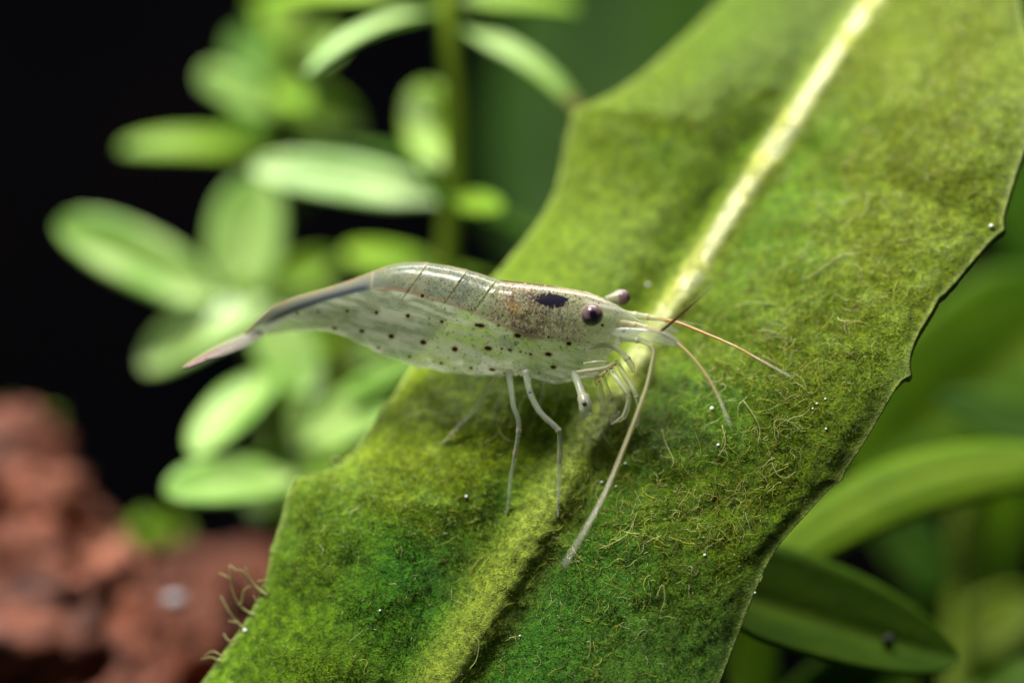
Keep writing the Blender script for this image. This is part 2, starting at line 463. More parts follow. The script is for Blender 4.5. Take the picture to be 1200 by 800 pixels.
leaf = empty('broad_leaf', P(370, 1050, -0.5))
tag(leaf, 'wide green leaf coated in hairy algae with pale midrib, under the shrimp', 'leaf')
front = pts.reshape(-1, 3)
NB = 14
bi = np.linspace(0, NU - 1, NB).astype(int)
back = (pts[:, bi] - Nrm[:, bi] * 0.10).reshape(-1, 3)
off = len(front)
r_ = np.arange(NV - 1)
riml = np.stack([r_ * NU, (r_ + 1) * NU, off + (r_ + 1) * NB, off + r_ * NB], -1)
rimr = np.stack([r_ * NU + NU - 1, off + r_ * NB + NB - 1, off + (r_ + 1) * NB + NB - 1, (r_ + 1) * NU + NU - 1], -1)
bcol = np.concatenate([pc.reshape(-1, 3), np.tile([0.10, 0.18, 0.03], (len(back), 1))])
blade = part('blade', np.vstack([front, back]),
             np.vstack([grid_faces(NV, NU), grid_faces(NV, NB, off=off, flip=True), riml, rimr]), M_LEAF, leaf, cols=bcol)

def leaf_at(u, v):
    """bilinear sample of surface, normal, tangents, pixel place, colour"""
    fu = np.clip((u + 1) / 2 * (NU - 1), 0, NU - 1.001); fv = np.clip(v * (NV - 1), 0, NV - 1.001)
    iu = fu.astype(int); iv = fv.astype(int); a = (fu - iu)[:, None]; b = (fv - iv)[:, None]
    def s(A): return (A[iv, iu] * (1 - a) + A[iv, iu + 1] * a) * (1 - b) + (A[iv + 1, iu] * (1 - a) + A[iv + 1, iu + 1] * a) * b
    return s(pts), s(Nrm), s(pc), s(leaf_px)

def surface_near(px, py):
    d = (leaf_px[..., 0] - px) ** 2 + (leaf_px[..., 1] - py) ** 2
    i = np.unravel_index(np.argmin(d), d.shape); return pts[i], Nrm[i]

def strands(N, lmin, lmax, rad, lift, curl, K, u, v, colfun, ns=3, seed=0):
    g = np.random.default_rng(seed)
    p, n, c, lp = leaf_at(u, v)
    t = g.normal(size=(N, 3)); t -= n * (t * n).sum(1)[:, None]; t /= np.linalg.norm(t, axis=1)[:, None]
    s = np.cross(n, t)
    L = lmin + (lmax - lmin) * g.random(N) ** 2
    up = lift * (0.2 + g.random(N))
    cur = curl * g.normal(size=N); cur2 = curl * 0.8 * g.normal(size=N)
    k = np.linspace(0, 1, K)[None, :]
    ang = cur[:, None] * k + cur2[:, None] * np.sin(k * 6.0 + g.random(N)[:, None] * 6)
    st = L[:, None] / (K - 1)
    dx = np.cumsum(np.cos(ang) * st, 1) - np.cos(ang[:, :1]) * st; dy = np.cumsum(np.sin(ang) * st, 1) - np.sin(ang[:, :1]) * st
    hh = up[:, None] * np.sin(np.pi * (0.08 + 0.75 * k)) * L[:, None] - 0.002
    C = p[:, None] + dx[..., None] * t[:, None] + dy[..., None] * s[:, None] + hh[..., None] * n[:, None]
    tan = np.gradient(C, axis=1); tan /= np.linalg.norm(tan, axis=-1)[..., None] + 1e-9
    A = np.cross(tan, n[:, None] + 0.01); A /= np.linalg.norm(A, axis=-1)[..., None] + 1e-9
    B = np.cross(tan, A)
    R = rad * (0.6 + 0.8 * g.random(N))[:, None] * (1 - 0.55 * k)
    ai = np.arange(ns) / ns * 2 * np.pi
    Vt = C[:, :, None] + R[:, :, None, None] * (np.cos(ai)[None, None, :, None] * A[:, :, None] + np.sin(ai)[None, None, :, None] * B[:, :, None])
    ring = grid_faces(K, ns, wrap=True)
    F = (ring[None] + (np.arange(N) * K * ns)[:, None, None]).reshape(-1, 4)
    cc = colfun(c, lp, g, N)
    cc = np.repeat(cc, K * ns, axis=0)
    return Vt.reshape(-1, 3), F, cc

def fuzz_col(c, lp, g, N):
    k = 0.35 + 1.35 * g.random(N)[:, None] ** 1.6
    o = c * k * np.array([1.12, 1.08, 0.9])
    y = g.random(N) < 0.10
    o[y] = np.array([0.44, 0.48, 0.06]) * (0.7 + 0.6 * g.random((y.sum(), 1)))
    wv = g.random(N) < 0.016
    o[wv] = np.array([0.72, 0.76, 0.5])  # glints painted as a few whitish strands
    return np.clip(o, 0, 0.9)

def fil_col(c, lp, g, N):
    o = np.array([0.58, 0.60, 0.10]) * (0.40 + 0.8 * g.random((N, 1)) ** 1.5) + c * 0.25
    w_ = g.random(N) < 0.15
    o[w_] = np.array([0.78, 0.78, 0.42])
    b_ = g.random(N) < 0.10
    o[b_] = np.array([0.30, 0.17, 0.04])
    return np.clip(o, 0, 0.9)

def pick(N, dens, seed):
    """sample u,v by area and by a density function of photograph place"""
    g = np.random.default_rng(seed); us = []; vs = []; tot = 0
    while tot < N:
        u = g.uniform(-0.995, 0.995, N); v = g.uniform(0.10, 0.97, N)
        i = np.clip(((u + 1) / 2 * (NU - 1)).astype(int), 0, NU - 2); j = np.clip((v * (NV - 1)).astype(int), 0, NV - 2)
        lp = leaf_px[j, i]; wid = half_w[j, i] / half_w.max()
        bare_rib = (1 - 0.93 * (bare * rib)[j, i]) * (1 - 0.55 * ribsoft[j, i])
        keep = g.random(N) < dens(lp[:, 0], lp[:, 1], u, v) * wid * bare_rib
        us.append(u[keep]); vs.append(v[keep]); tot += keep.sum()
    return np.concatenate(us)[:N], np.concatenate(vs)[:N]

def dens_fuzz(px, py, u, v):
    left_up = smooth(480, 330, py) * (u < 0)
    q = np.stack([px / 34, py / 34, px * 0], -1)
    patchy = 0.22 + 0.78 * smooth(-0.45, 0.35, fbm(q, 1, 3, 191))
    return patchy * (1 - 0.8 * left_up) * (1 - smooth(0.84, 0.965, u)) * (1 - 0.6 * smooth(0.9, 1.0, -u))
def dens_fil(px, py, u, v):
    q = np.stack([px / 70, py / 70, px * 0], -1)
    d = np.where(u > 0.05, 0.9, 0.10) * (0.45 + 0.5 * smooth(-0.4, 0.6, fbm(q, 1, 2, 91)))
    d = d * np.where((u > 0) & (py > 640), 0.35, 1.0)
    return np.clip(d * (1 - smooth(0.72, 0.9, u)), 0, 1)

N1 = 112000
u, v = pick(N1, dens_fuzz, 1)
Vt, F, cc = strands(N1, 0.006, 0.034, 0.0021, 0.6, 1.6, 3, u, v, fuzz_col, seed=2)
o = part('algae_fuzz', Vt, F, M_FUZZ, leaf, cols=cc); tag(o, kind='stuff')
N2 = 4800
u, v = pick(N2, dens_fil, 3)
Vt, F, cc = strands(N2, 0.03, 0.22, 0.0022, 0.20, 0.75, 8, u, v, fil_col, seed=4)
o = part('algae_filaments', Vt, F, M_FIL, leaf, cols=cc); tag(o, kind='stuff')

# tufts of hair standing off the lower left margin of the leaf
def tuft(name, curves, r, col):
    geo = []
    for c in curves:
        q = crom([P(*p) for p in c], 16)
        geo.append(tube_geo(q, np.linspace(r, r * 0.55, 16), 5))
    Vt, F = join_geo(geo)
    part(name, Vt, F, M_FIL, leaf, cols=np.tile(col, (len(Vt), 1)))
tuft('algae_tuft', [
    [(318, 700, .15), (300, 688, .2), (285, 670, .2), (277, 668, .2), (270, 662, .25)],
    [(318, 700, .15), (305, 690, .2), (294, 680, .2), (287, 664, .2)],
    [(318, 698, .15), (302, 682, .1), (316, 680, .1)],
    [(302, 722, .15), (288, 715, .2), (280, 708, .2), (274, 696, .2), (270, 680, .2), (269, 662, .2)],
    [(270, 680, .2), (265, 675, .2), (257, 671, .25)],
    [(288, 738, .15), (278, 728, .2), (268, 715, .2), (259, 698, .25)],
    [(278, 729, .15), (268, 727, .2)],
    [(280, 710, .2), (283, 705, .2), (286, 692, .2), (294, 686, .2)],
    [(306, 706, .12), (300, 704, .1), (297, 697, .1)],
    [(278, 750, .12), (268, 750, .15), (262, 742, .2)],
    [(258, 775, .12), (248, 770, .15), (236, 772, .2)],
    [(262, 770, .12), (250, 763, .15), (240, 768, .2)]], 0.0095, np.array([0.34, 0.33, 0.13]))
tuft('algae_tuft', [
    [(392, 548, .4), (388, 538, .4), (392, 533, .4)], [(402, 543, .4), (396, 536, .4), (390, 538, .4)]], 0.007, np.array([0.4, 0.42, 0.2]))
# single long hairs that read one by one
tuft('algae_hair', [
    [(549, 684, -.12), (551, 672, -.14), (557, 660, -.14), (567, 651, -.12)]], 0.006, np.array([0.45, 0.42, 0.10]))
for hp in ([(862, 362), (872, 357), (890, 357), (912, 360)], [(1016, 228), (1018, 238), (1016, 248)], [(984, 272), (996, 262), (1006, 252)],
           [(776, 505), (782, 520), (790, 540), (786, 548)], [(548, 780), (556, 768), (560, 750), (556, 742)], [(768, 700), (775, 685), (780, 700), (772, 720)],
           [(905, 545), (912, 556), (922, 560), (934, 552)], [(935, 700), (928, 690), (916, 690)], [(846, 500), (850, 520), (842, 535)],
           [(872, 470), (884, 490), (890, 505), (886, 520)], [(942, 330), (960, 318), (985, 300)], [(704, 644), (720, 636), (738, 625), (748, 600)]):
    q = []
    for (hx, hy) in hp:
        s_, n_ = surface_near(hx, hy); q.append(s_ + n_ * 0.03)
    q = crom(q, 14)
    Vt, F = tube_geo(q, np.linspace(0.0042, 0.0028, 14), 5)
    part('algae_hair', Vt, F, M_FIL, leaf, cols=np.tile([0.52, 0.52, 0.22], (len(Vt), 1)))

# ------------------------------------------------------------------ air bubbles on the leaf
M_BUB = m_plain('air_bubble', (0.9, 0.92, 0.92), 0.08, 0.8)
bub = [(835, 480, 2.3), (841, 521, 2.0), (733, 543, 1.6), (705, 565, 1.6), (722, 570, 1.3), (825, 650, 1.8), (546, 581, 1.8), (289, 738, 2.6), (760, 335, 2.2), (446, 715, 1.4),
       (963, 728, 1.2), (256, 775, 1.8), (958, 473, 1.5), (952, 478, 1.4), (968, 467, 1.3), (1161, 266, 2.6), (610, 746, 1.3), (968, 502, 1.4)]
proto = None
for (bx_, by_, br) in bub:
    s_, n_ = surface_near(bx_, by_)
    c = s_ + n_ * (br / PX * 0.7)
    if proto is None:
        Vt, F = ball_geo(np.zeros(3), 1.0, 14, 10)
        o = mesh_from('air_bubble', Vt, F, M_BUB); proto = o
        tag(o, 'tiny white air bubble clinging to the algae on the wide leaf face', 'bubble', 'air bubbles on the algae leaf')
    else:
        o = proto.copy(); COL.objects.link(o)
    if (bx_, by_) == (1161, 266): o['label'] = 'tiny white air bubble on the margin horn of the wide leaf, far from the midrib'
    if (bx_, by_) == (289, 738): o['label'] = 'tiny white air bubble at the foot of the algae hairs on the leaf margin'
    if (bx_, by_) == (760, 335): o['label'] = 'tiny white air bubble between the shrimp eyes and the pale midrib'
    if (bx_, by_) == (256, 775): o['label'] = 'tiny white air bubble low on the leaf margin beside the red rock'
    o.location = c * CM; s = br / PX; o.scale = (s, s, s)

# ------------------------------------------------------------------ blurred plants
def blade_geo(base, tip, width, nrm=(0, -1, 0.3), bend=0.0, cup=0.12, side=0.0, shape=0.8, wave=0.0, nl=22, nw=9, petiole=0.06, seed=0, thick=0.035):
    base = np.array(base); tip = np.array(tip); ax = tip - base; L = np.linalg.norm(ax); ax = ax / L
    nrm = np.array(nrm, float); nrm -= ax * nrm.dot(ax); nrm /= np.linalg.norm(nrm)
    sd = np.cross(ax, nrm)
    t = np.linspace(0, 1, nl)
    tt = 1 - np.cos(t * np.pi / 2) ** 1.0 if False else np.sin(t * np.pi / 2) ** 1.0
    t = tt
    prof = (1 - np.abs(2 * t ** shape - 1) ** 2.3) ** 0.55
    prof = np.maximum(prof * smooth(-0.12, 0.3, t), petiole * (1 - t)); prof[-1] = 0.03
    w = np.linspace(-1, 1, nw)
    ctr = base + ax * (t * L)[:, None] + nrm * (bend * L * np.sin(np.pi * t * 0.9))[:, None] + sd * (side * L * np.sin(np.pi * t))[:, None]
    T, W = np.meshgrid(t, w, indexing='ij')
    hw = prof[:, None] * width / 2
    wob = wave * np.sin(T * 9 + seed) * W ** 2 * np.sign(W)
    h = cup * width * (np.abs(W) ** 1.6 - 0.3) * (prof[:, None]) + wob - 0.05 * width * np.exp(-(W / 0.16) ** 2) * prof[:, None]
    V = ctr[:, None] + sd * (W * hw)[..., None] + nrm * h[..., None]
    Bk = V - nrm * thick
    n = nl * nw
    r = np.arange(nl - 1); c = np.arange(nw - 1)
    F = [grid_faces(nl, nw), grid_faces(nl, nw, off=n, flip=True),
         np.stack([r * nw, (r + 1) * nw, n + (r + 1) * nw, n + r * nw], -1), np.stack([r * nw + nw - 1, n + r * nw + nw - 1, n + (r + 1) * nw + nw - 1, (r + 1) * nw + nw - 1], -1),
         np.stack([c, n + c, n + c + 1, c + 1], -1), np.stack([(nl - 1) * nw + c, (nl - 1) * nw + c + 1, n + (nl - 1) * nw + c + 1, n + (nl - 1) * nw + c], -1)]
    vein = np.exp(-(W / 0.13) ** 2) * 0.55 * (1 - T)
    return np.vstack([V.reshape(-1, 3), Bk.reshape(-1, 3)]), np.vstack(F), np.tile(vein.ravel(), 2), np.tile(T.ravel(), 2)

def far(Y): return Y if Y < 2.5 else 2.5 + (Y - 2.5) * 1.25

def add_leaf(plant, b, t, wpx, mat, nrm=(0, -0.5, 0.8), Yb=4.5, Yt=4.5, brown=0.0, name='leaf', **kw):
    Yb, Yt = far(Yb), far(Yt)
    base = P(*b, Yb); tip = P(*t, Yt)
    width = wpx / PX * (D + (Yb + Yt) / 2) / D
    V, F, vein, T = blade_geo(base, tip, width, nrm, **kw)
    return part(name, V, F, mat, plant, attrs={'vein': vein, 'brown': brown * smooth(0.72, 0.95, T)})

def add_stem(plant, pl, rpx, mat=M_STEM):
    q = crom([P(p[0], p[1], far(p[2])) for p in pl], 30)
    V, F = tube_geo(q, rpx / PX, 12)
    return part('stem', V, F, mat, plant, attrs={'vein': np.zeros(len(V)), 'brown': np.zeros(len(V))})

def plant(name, at, label, group=None, cat='plant'):
    e = empty(name, at); tag(e, label, cat, group); return e
G = 'stem plants behind the shrimp'
up = (0.1, -0.45, 0.9); fc = (0, -1, 0.35); lft = (-0.5, -0.6, 0.6)

# tall plant with the thick olive stem
A = plant('stem_plant', P(522, 470, 3.6), 'tall stem plant with thick olive stem and narrow glossy leaves', G)
add_stem(A, [(520, 470, 3.6), (522, 330, 3.6), (532, 215, 3.5), (533, 120, 3.4), (526, 30, 3.3), (524, -60, 3.3)], 15)
add_leaf(A, (522, 12), (361, 92), 43, M_BRIGHT, (-0.5, -0.55, 0.8), 3.3, 2.6, bend=0.10)
add_leaf(A, (540, 32), (684, 142), 38, M_BRIGHT, (0.45, -0.7, 0.8), 3.3, 3.2, bend=0.10, brown=0.9)
add_leaf(A, (528, 2), (676, 12), 48, M_LIME, (0.1, -0.6, 0.8), 3.3, 4.0, bend=0.04)
add_leaf(A, (520, -4), (290, 8), 45, M_LIME, (-0.1, -0.6, 0.8), 3.3, 4.4, bend=0.04)
add_leaf(A, (524, -10), (420, -60), 43, M_LIME, up, 3.3, 3.6)
add_leaf(A, (525, 200), (490, 100), 69, M_LIME, (-0.3, -1, 0.3), 3.6, 4.3, shape=0.9)
add_leaf(A, (520, 195), (410, 172), 38, M_DARKG, up, 3.8, 5.2)
add_leaf(A, (530, 238), (296, 198), 60, M_BRIGHT, (-0.1, -0.8, 0.5), 3.5, 3.9, bend=0.05, shape=1.15)
add_leaf(A, (530, 245), (496, 196), 52, M_BRIGHT, (0, -0.9, 0.6), 3.3, 2.6, shape=0.9)
add_leaf(A, (528, 232), (586, 246), 43, M_LIME, (0.1, -0.7, 0.7), 3.4, 3.0)
add_leaf(A, (535, 238), (650, 282), 36, M_DARKG, (0.3, -0.6, 0.7), 3.6, 5.0)
add_leaf(A, (518, 322), (404, 292), 45, M_LIME, (-0.2, -0.7, 0.6), 3.7, 4.6)
add_leaf(A, (520, 318), (585, 330), 39, M_LIME, up, 3.7, 4.4)

# plant with the big oval leaves
B = plant('stem_plant', P(345, 640, 5.0), 'stem plant with broad oval light green leaves above the red rock', G)
add_stem(B, [(345, 640, 4.3), (335, 540, 4.2), (318, 440, 4.3), (285, 350, 4.4), (276, 330, 4.4)], 15)
add_leaf(B, (272, 358), (68, 262), 84, M_BRIGHT, (0.25, -0.85, 0.6), 4.4, 3.9, cup=0.16, shape=1.2, petiole=0.1)
add_leaf(B, (280, 362), (297, 206), 89, M_BRIGHT, (-0.1, -0.95, 0.3), 4.4, 4.6, cup=0.12, shape=1.1, petiole=0.2)
add_leaf(B, (315, 352), (168, 432), 83, M_BRIGHT, (0.0, -0.65, 0.8), 4.3, 4.2, bend=0.06, shape=1.1)
add_leaf(B, (305, 355), (362, 462), 76, M_BRIGHT, (0.1, -0.7, 0.75), 4.3, 4.1, shape=1.1)
add_leaf(B, (295, 352), (392, 304), 48, M_LIME, (0.2, -0.9, 0.2), 4.6, 5.6)
add_leaf(B, (318, 428), (232, 532), 76, M_BRIGHT, (-0.35, -0.8, 0.6), 4.2, 3.0, shape=1.05)
add_leaf(B, (350, 558), (194, 578), 74, M_BRIGHT, (-0.1, -0.8, 0.6), 3.4, 2.6, bend=0.03, shape=1.1)
add_leaf(B, (330, 520), (300, 610), 69, M_LIME, (0.0, -0.9, 0.4), 4.3, 3.6)
add_leaf(B, (340, 540), (390, 612), 60, M_LIME, (0.2, -0.9, 0.4), 4.3, 3.6)
add_leaf(B, (330, 545), (352, 462), 52, M_LIME, (0.1, -0.9, 0.4), 4.9, 5.4)

# leafy plant half hidden by the shrimp's abdomen
C = plant('stem_plant', P(430, 640, 4.6), 'stem plant with pale leaves between the wide leaf and the shrimp abdomen', G)
add_stem(C, [(430, 640, 4.6), (420, 560, 4.6), (405, 480, 4.6), (400, 400, 4.6), (398, 350, 4.6)], 11)
add_leaf(C, (352, 520), (478, 436), 67, M_BRIGHT, (-0.1, -0.8, 0.6), 3.8, 3.2, shape=0.95)
add_leaf(C, (405, 470), (505, 415), 52, M_BRIGHT, (0.0, -0.6, 0.8), 3.6, 3.0)
add_leaf(C, (372, 538), (486, 482), 57, M_BRIGHT, (0.0, -0.6, 0.8), 3.4, 2.7, bend=0.05)
add_leaf(C, (400, 408), (465, 420), 40, M_LIME, (0.1, -0.8, 0.5), 4.6, 4.6)
add_leaf(C, (400, 405), (352, 392), 40, M_LIME, (0.1, -0.8, 0.5), 4.6, 5.2)
add_leaf(C, (412, 548), (372, 520), 38, M_LIME, (0.1, -0.8, 0.5), 4.7, 5.4)

# loose plant far behind, upper left
Dp = plant('stem_plant', P(300, 420, 6.0), 'loose dim stem plant farthest back with round leaves on a thin stem', G)
add_stem(Dp, [(300, 420, 6.0), (305, 300, 5.8), (316, 180, 5.6), (330, 90, 5.5), (350, 20, 5.4)], 11)
add_leaf(Dp, (330, 180), (142, 176), 52, M_LIME, (-0.1, -0.6, 0.7), 5.5, 4.7, bend=0.04)
add_leaf(Dp, (322, 128), (238, 96), 76, M_BRIGHT, (-0.3, -0.85, 0.4), 5.5, 4.8, shape=1.1)
add_leaf(Dp, (326, 100), (276, 38), 55, M_DARKG, (-0.2, -0.9, 0.4), 5.5, 6.2)
add_leaf(Dp, (325, 140), (258, 160), 48, M_DARKG, (-0.2, -0.9, 0.4), 5.5, 6.4)
add_leaf(Dp, (322, 110), (420, 150), 62, M_LIME, (0.2, -0.9, 0.4), 5.6, 6.0)
add_leaf(Dp, (330, 100), (350, 128), 43, M_LIME, (0.2, -0.9, 0.4), 5.4, 4.8)
add_leaf(Dp, (345, 70), (398, 40), 45, M_LIME, (0.1, -0.8, 0.4), 5.5, 5.6)
add_leaf(Dp, (342, 50), (310, 0), 43, M_LIME, (0.1, -0.8, 0.4), 5.5, 5.6)
add_leaf(Dp, (322, 185), (350, 250), 38, M_STEM, (0.1, -0.8, 0.4), 5.7, 6.2)

# low moss tuft on the rocks
E = plant('moss_tuft', P(190, 640, 5.8), 'small green moss tuft in the gap between the two rocks')
for k in range(22):
    a = rng.uniform(-1.3, 1.3); L = rng.uniform(18, 42); bx_ = 185 + rng.uniform(-18, 22); by_ = 632
    add_leaf(E, (bx_, by_), (bx_ + math.sin(a) * L, by_ - math.cos(a) * L * 0.8), 12, M_LIME, (rng.normal() * .4, -0.8, 0.5), 5.8, 5.8 + rng.normal() * .25, nl=8, nw=3)
E2 = plant('moss_tuft', P(45, 500, 6.0), 'tiny dim olive moss tuft at the top of the red rock')
for k in range(12):
    a = rng.uniform(-1.0, 1.0); L = rng.uniform(16, 34); bx_ = 46 + rng.uniform(-14, 14); by_ = 504
    add_leaf(E2, (bx_, by_), (bx_ + math.sin(a) * L, by_ - math.cos(a) * L), 12, M_STEM, (rng.normal() * .4, -0.8, 0.5), 6.4, 6.4 + rng.normal() * .25, nl=8, nw=3)

# dim broad leaves far behind
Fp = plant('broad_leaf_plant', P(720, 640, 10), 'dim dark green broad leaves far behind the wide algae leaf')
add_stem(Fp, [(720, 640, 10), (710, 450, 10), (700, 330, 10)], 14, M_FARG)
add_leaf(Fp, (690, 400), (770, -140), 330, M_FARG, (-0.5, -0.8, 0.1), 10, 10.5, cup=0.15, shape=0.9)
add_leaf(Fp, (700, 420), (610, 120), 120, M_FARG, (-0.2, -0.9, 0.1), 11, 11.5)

# plants on the right
R1 = plant('broad_leaf_plant', P(1120, 900, 4.0), 'plant with an arching bright green leaf beside the wide leaf margin', 'plants right of the wide leaf')
add_stem(R1, [(1120, 900, 4.0), (1122, 760, 4.4), (1125, 640, 4.6), (1130, 560, 4.8)], 17, M_STEM)
add_leaf(R1, (1310, 535), (878, 685), 100, M_LIT, (0.0, -0.65, 0.78), 2.6, 1.7, side=0.10, bend=0.05, cup=-0.10, shape=0.95, nl=40, nw=15)
add_leaf(R1, (1120, 760), (1215, 700), 70, M_STEM, (0.1, -0.8, 0.5), 5.0, 5.6)
R2 = plant('broad_leaf_plant', P(1300, 700, 3.6), 'plant with a large flat mid green leaf and tall leaf at the tank side', 'plants right of the wide leaf')
add_stem(R2, [(1300, 700, 3.6), (1290, 560, 3.6), (1270, 430, 3.5)], 16, M_STEM)
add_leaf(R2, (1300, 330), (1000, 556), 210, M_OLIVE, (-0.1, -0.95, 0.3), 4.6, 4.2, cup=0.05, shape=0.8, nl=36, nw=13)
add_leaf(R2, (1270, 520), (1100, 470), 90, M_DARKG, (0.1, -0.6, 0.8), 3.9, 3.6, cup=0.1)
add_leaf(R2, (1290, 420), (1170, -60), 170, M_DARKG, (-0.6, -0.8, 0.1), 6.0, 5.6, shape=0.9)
R3 = plant('broad_leaf_plant', P(860, 980, 1.8), 'plant with a dark green pointed leaf low beside the wide leaf', 'plants right of the wide leaf')
add_stem(R3, [(860, 980, 1.8), (850, 860, 1.8), (838, 740, 1.7)], 14, M_STEM)
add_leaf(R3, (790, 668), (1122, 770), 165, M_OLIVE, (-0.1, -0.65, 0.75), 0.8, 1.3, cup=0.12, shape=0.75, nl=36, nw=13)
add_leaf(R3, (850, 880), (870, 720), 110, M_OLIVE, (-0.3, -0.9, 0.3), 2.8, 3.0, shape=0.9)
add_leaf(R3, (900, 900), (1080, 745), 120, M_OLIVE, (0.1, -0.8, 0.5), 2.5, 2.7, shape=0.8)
R4 = plant('broad_leaf_plant', P(1070, 900, 5.4), 'far plant with rounded pale mint leaf between olive stems', 'plants right of the wide leaf')
add_stem(R4, [(1070, 900, 5.4), (1072, 780, 5.4), (1085, 690, 5.4)], 12, M_OLIVE)
add_leaf(R4, (1085, 700), (1050, 592), 112, M_BRIGHT, (-0.2, -0.6, 0.8), 5.4, 4.6, shape=1.1)
add_leaf(R4, (1130, 840), (1230, 792), 60, M_BRIGHT, (0.1, -0.7, 0.8), 8.5, 7.5)
add_stem(R4, [(1170, 900, 8.0), (1172, 700, 8.0), (1160, 560, 8.0)], 18, M_OLIVE)
add_leaf(R4, (1165, 640), (1210, 560), 60, M_OLIVE, (0.1, -0.7, 0.8), 8.0, 7.5)

# dark grain on the pointed leaf
c = P(1042, 750, 1.13)
V, F = ball_geo(c, 0.055, 16, 12); V = V + (V - c) * (0.25 * fbm(V, 14, 2, 4))[:, None]
o = mesh_from('debris_grain', V, F, m_plain('debris', (0.02, 0.012, 0.006), 0.5, 0.4), origin=c)
tag(o, 'small dark brown grain lying on the low pointed green leaf', 'debris')

# ------------------------------------------------------------------ the shrimp
S = empty('shrimp', P(600, 440, -0.1))
tag(S, 'translucent speckled shrimp with dark eyes standing on the algae covered leaf', 'shrimp')

top = np.array([(286, 389), (292, 383), (300, 375), (318, 358.5), (345, 348), (380, 338), (410, 328), (437, 318), (455, 311), (475, 307.5), (500, 307.5), (530, 312), (560, 319.5), (585, 328.5),
                (620, 332), (650, 335.5), (680, 341), (700, 346.5), (715, 353), (730, 362), (742, 370), (750, 376), (756, 381)], float)
bot = np.array([(286, 391), (292, 395), (300, 396.5), (318, 393), (345, 389), (380, 388), (395, 392), (410, 397.5), (440, 411), (470, 424), (500, 432), (530, 437), (560, 440), (590, 441),
                (620, 442), (640, 449), (652, 452.5), (665, 449), (680, 445), (695, 444), (704, 436), (712, 420), (722, 408), (735, 400), (748, 393), (756, 388)], float)
wid = np.array([(286, 1.5), (300, 8), (345, 18), (400, 28), (450, 36), (500, 42), (600, 46), (650, 42), (690, 34), (720, 24), (745, 12), (756, 5)], float)
cy = np.array([(286, .50), (400, .22), (500, .05), (600, -.1), (700, -.2), (760, -.26)], float)
lat = np.array([(286, 389), (330, 372), (380, 352), (415, 343), (440, 338), (460, 338), (480, 341), (500, 347), (530, 355), (560, 367), (590, 380), (620, 390), (640, 397), (700, 410), (760, 410)], float)
seg_lines = [[(437, 317), (435, 337)], [(503, 307), (496, 314), (487, 327), (481, 341)], [(547, 318), (536, 330), (524, 351)], [(583, 327), (572, 336), (559, 357), (556, 366)]]
SEGX = np.array([0, 486, 538.6, 580.6])

def ev(a, x): return np.interp(x, a[:, 0], a[:, 1])
def evs(a, x):
    """a little smoothing of the outline"""
    return (ev(a, x - 7) + 2 * ev(a, x) + ev(a, x + 7) + 0.0) / 4

# --- pigment raster on photograph places, sampled by the skin's vertices
SS = 3; X0, Y0, X1, Y1 = 276, 296, 766, 466
gx, gy = np.meshgrid(np.arange(X0, X1, 1 / SS), np.arange(Y0, Y1, 1 / SS))
gq = np.stack([gx / 10, gy / 10, gx * 0], -1)
L_ = ev(lat, gx); T_ = evs(top, gx); B_ = evs(bot, gx)
colr = np.zeros(gx.shape + (3,)); op = np.zeros(gx.shape)
def over(mask, c, a=None):
    global colr, op
    colr = colr * (1 - mask[..., None]) + np.array(c) * mask[..., None]
    if a is not None: op = op * (1 - mask) + a * mask
colr[:] = (0.50, 0.57, 0.36); op[:] = 0.60
nz = fbm(gq, 0.5, 4, 5); nz2 = fbm(gq, 1.6, 3, 15)
over(smooth(-0.1, 0.6, nz) * 0.6, (0.50, 0.60, 0.42), 0.56)
over(smooth(0.0, 0.6, nz2) * 0.4, (0.72, 0.78, 0.60), 0.68)
stria = fbm(np.stack([(gx + gy * 0.5) / 28, (gy - gx * 0.28) / 4.0, gx * 0], -1), 1.0, 4, 55)
over(smooth(0.0, 0.6, stria) * 0.75, (0.76, 0.80, 0.64), 0.80)
over(smooth(0.0, 0.6, -stria) * 0.7, (0.34, 0.43, 0.26), 0.52)
# milky muscle band low on the abdomen
band = np.interp(gx, [390, 430, 480, 530, 580, 610], [384, 389, 396, 406, 424, 434])
over(np.exp(-((gy - band - 3 * nz) / 6) ** 2) * smooth(385, 420, gx) * smooth(600, 560, gx) * 0.75, (0.80, 0.84, 0.70), 0.80)
over(np.exp(-((gy - band - 13 - 3 * nz) / 4) ** 2) * smooth(420, 450, gx) * smooth(580, 550, gx) * 0.6, (0.78, 0.82, 0.68), 0.75)
# dorsal half of the abdomen: greyer
dm = smooth(1.5, -1.5, gy - L_) * smooth(600, 560, gx)
over(dm * 0.9, (0.24, 0.28, 0.21), 0.72)
over(dm * smooth(-0.1, 0.5, nz2) * 0.7 * smooth(430, 450, gx), (0.40, 0.39, 0.26), 0.78)
over(dm * smooth(455, 430, gx) * 0.85, (0.27, 0.28, 0.24), 0.82)
# gut seen through the tail: dark blue band
gut = np.interp(gx, [300, 320, 345, 380, 420, 440], [385, 373, 361, 349, 338, 335])
over(np.exp(-((gy - gut - 1) / 4.0) ** 2) * smooth(304, 322, gx) * smooth(440, 425, gx) * 0.92, (0.05, 0.07, 0.11), 0.93)
over(np.exp(-((gy - gut - 8) / 3.0) ** 2) * smooth(302, 312, gx) * smooth(350, 325, gx) * 0.8, (0.75, 0.75, 0.68), 0.9)
# tan dorsal keel of the tail and carapace
over(np.exp(-((gy - T_ - 1.5) / 2.6) ** 2) * smooth(470, 430, gx) * np.clip(0.7 + 0.5 * nz2, 0.2, 1), (0.40, 0.27, 0.14), 0.93)
over(np.exp(-((gy - T_ - 0.5) / 1.2) ** 2) * smooth(400, 470, gx) * smooth(590, 560, gx) * 0.6, (0.42, 0.36, 0.22), 0.9)
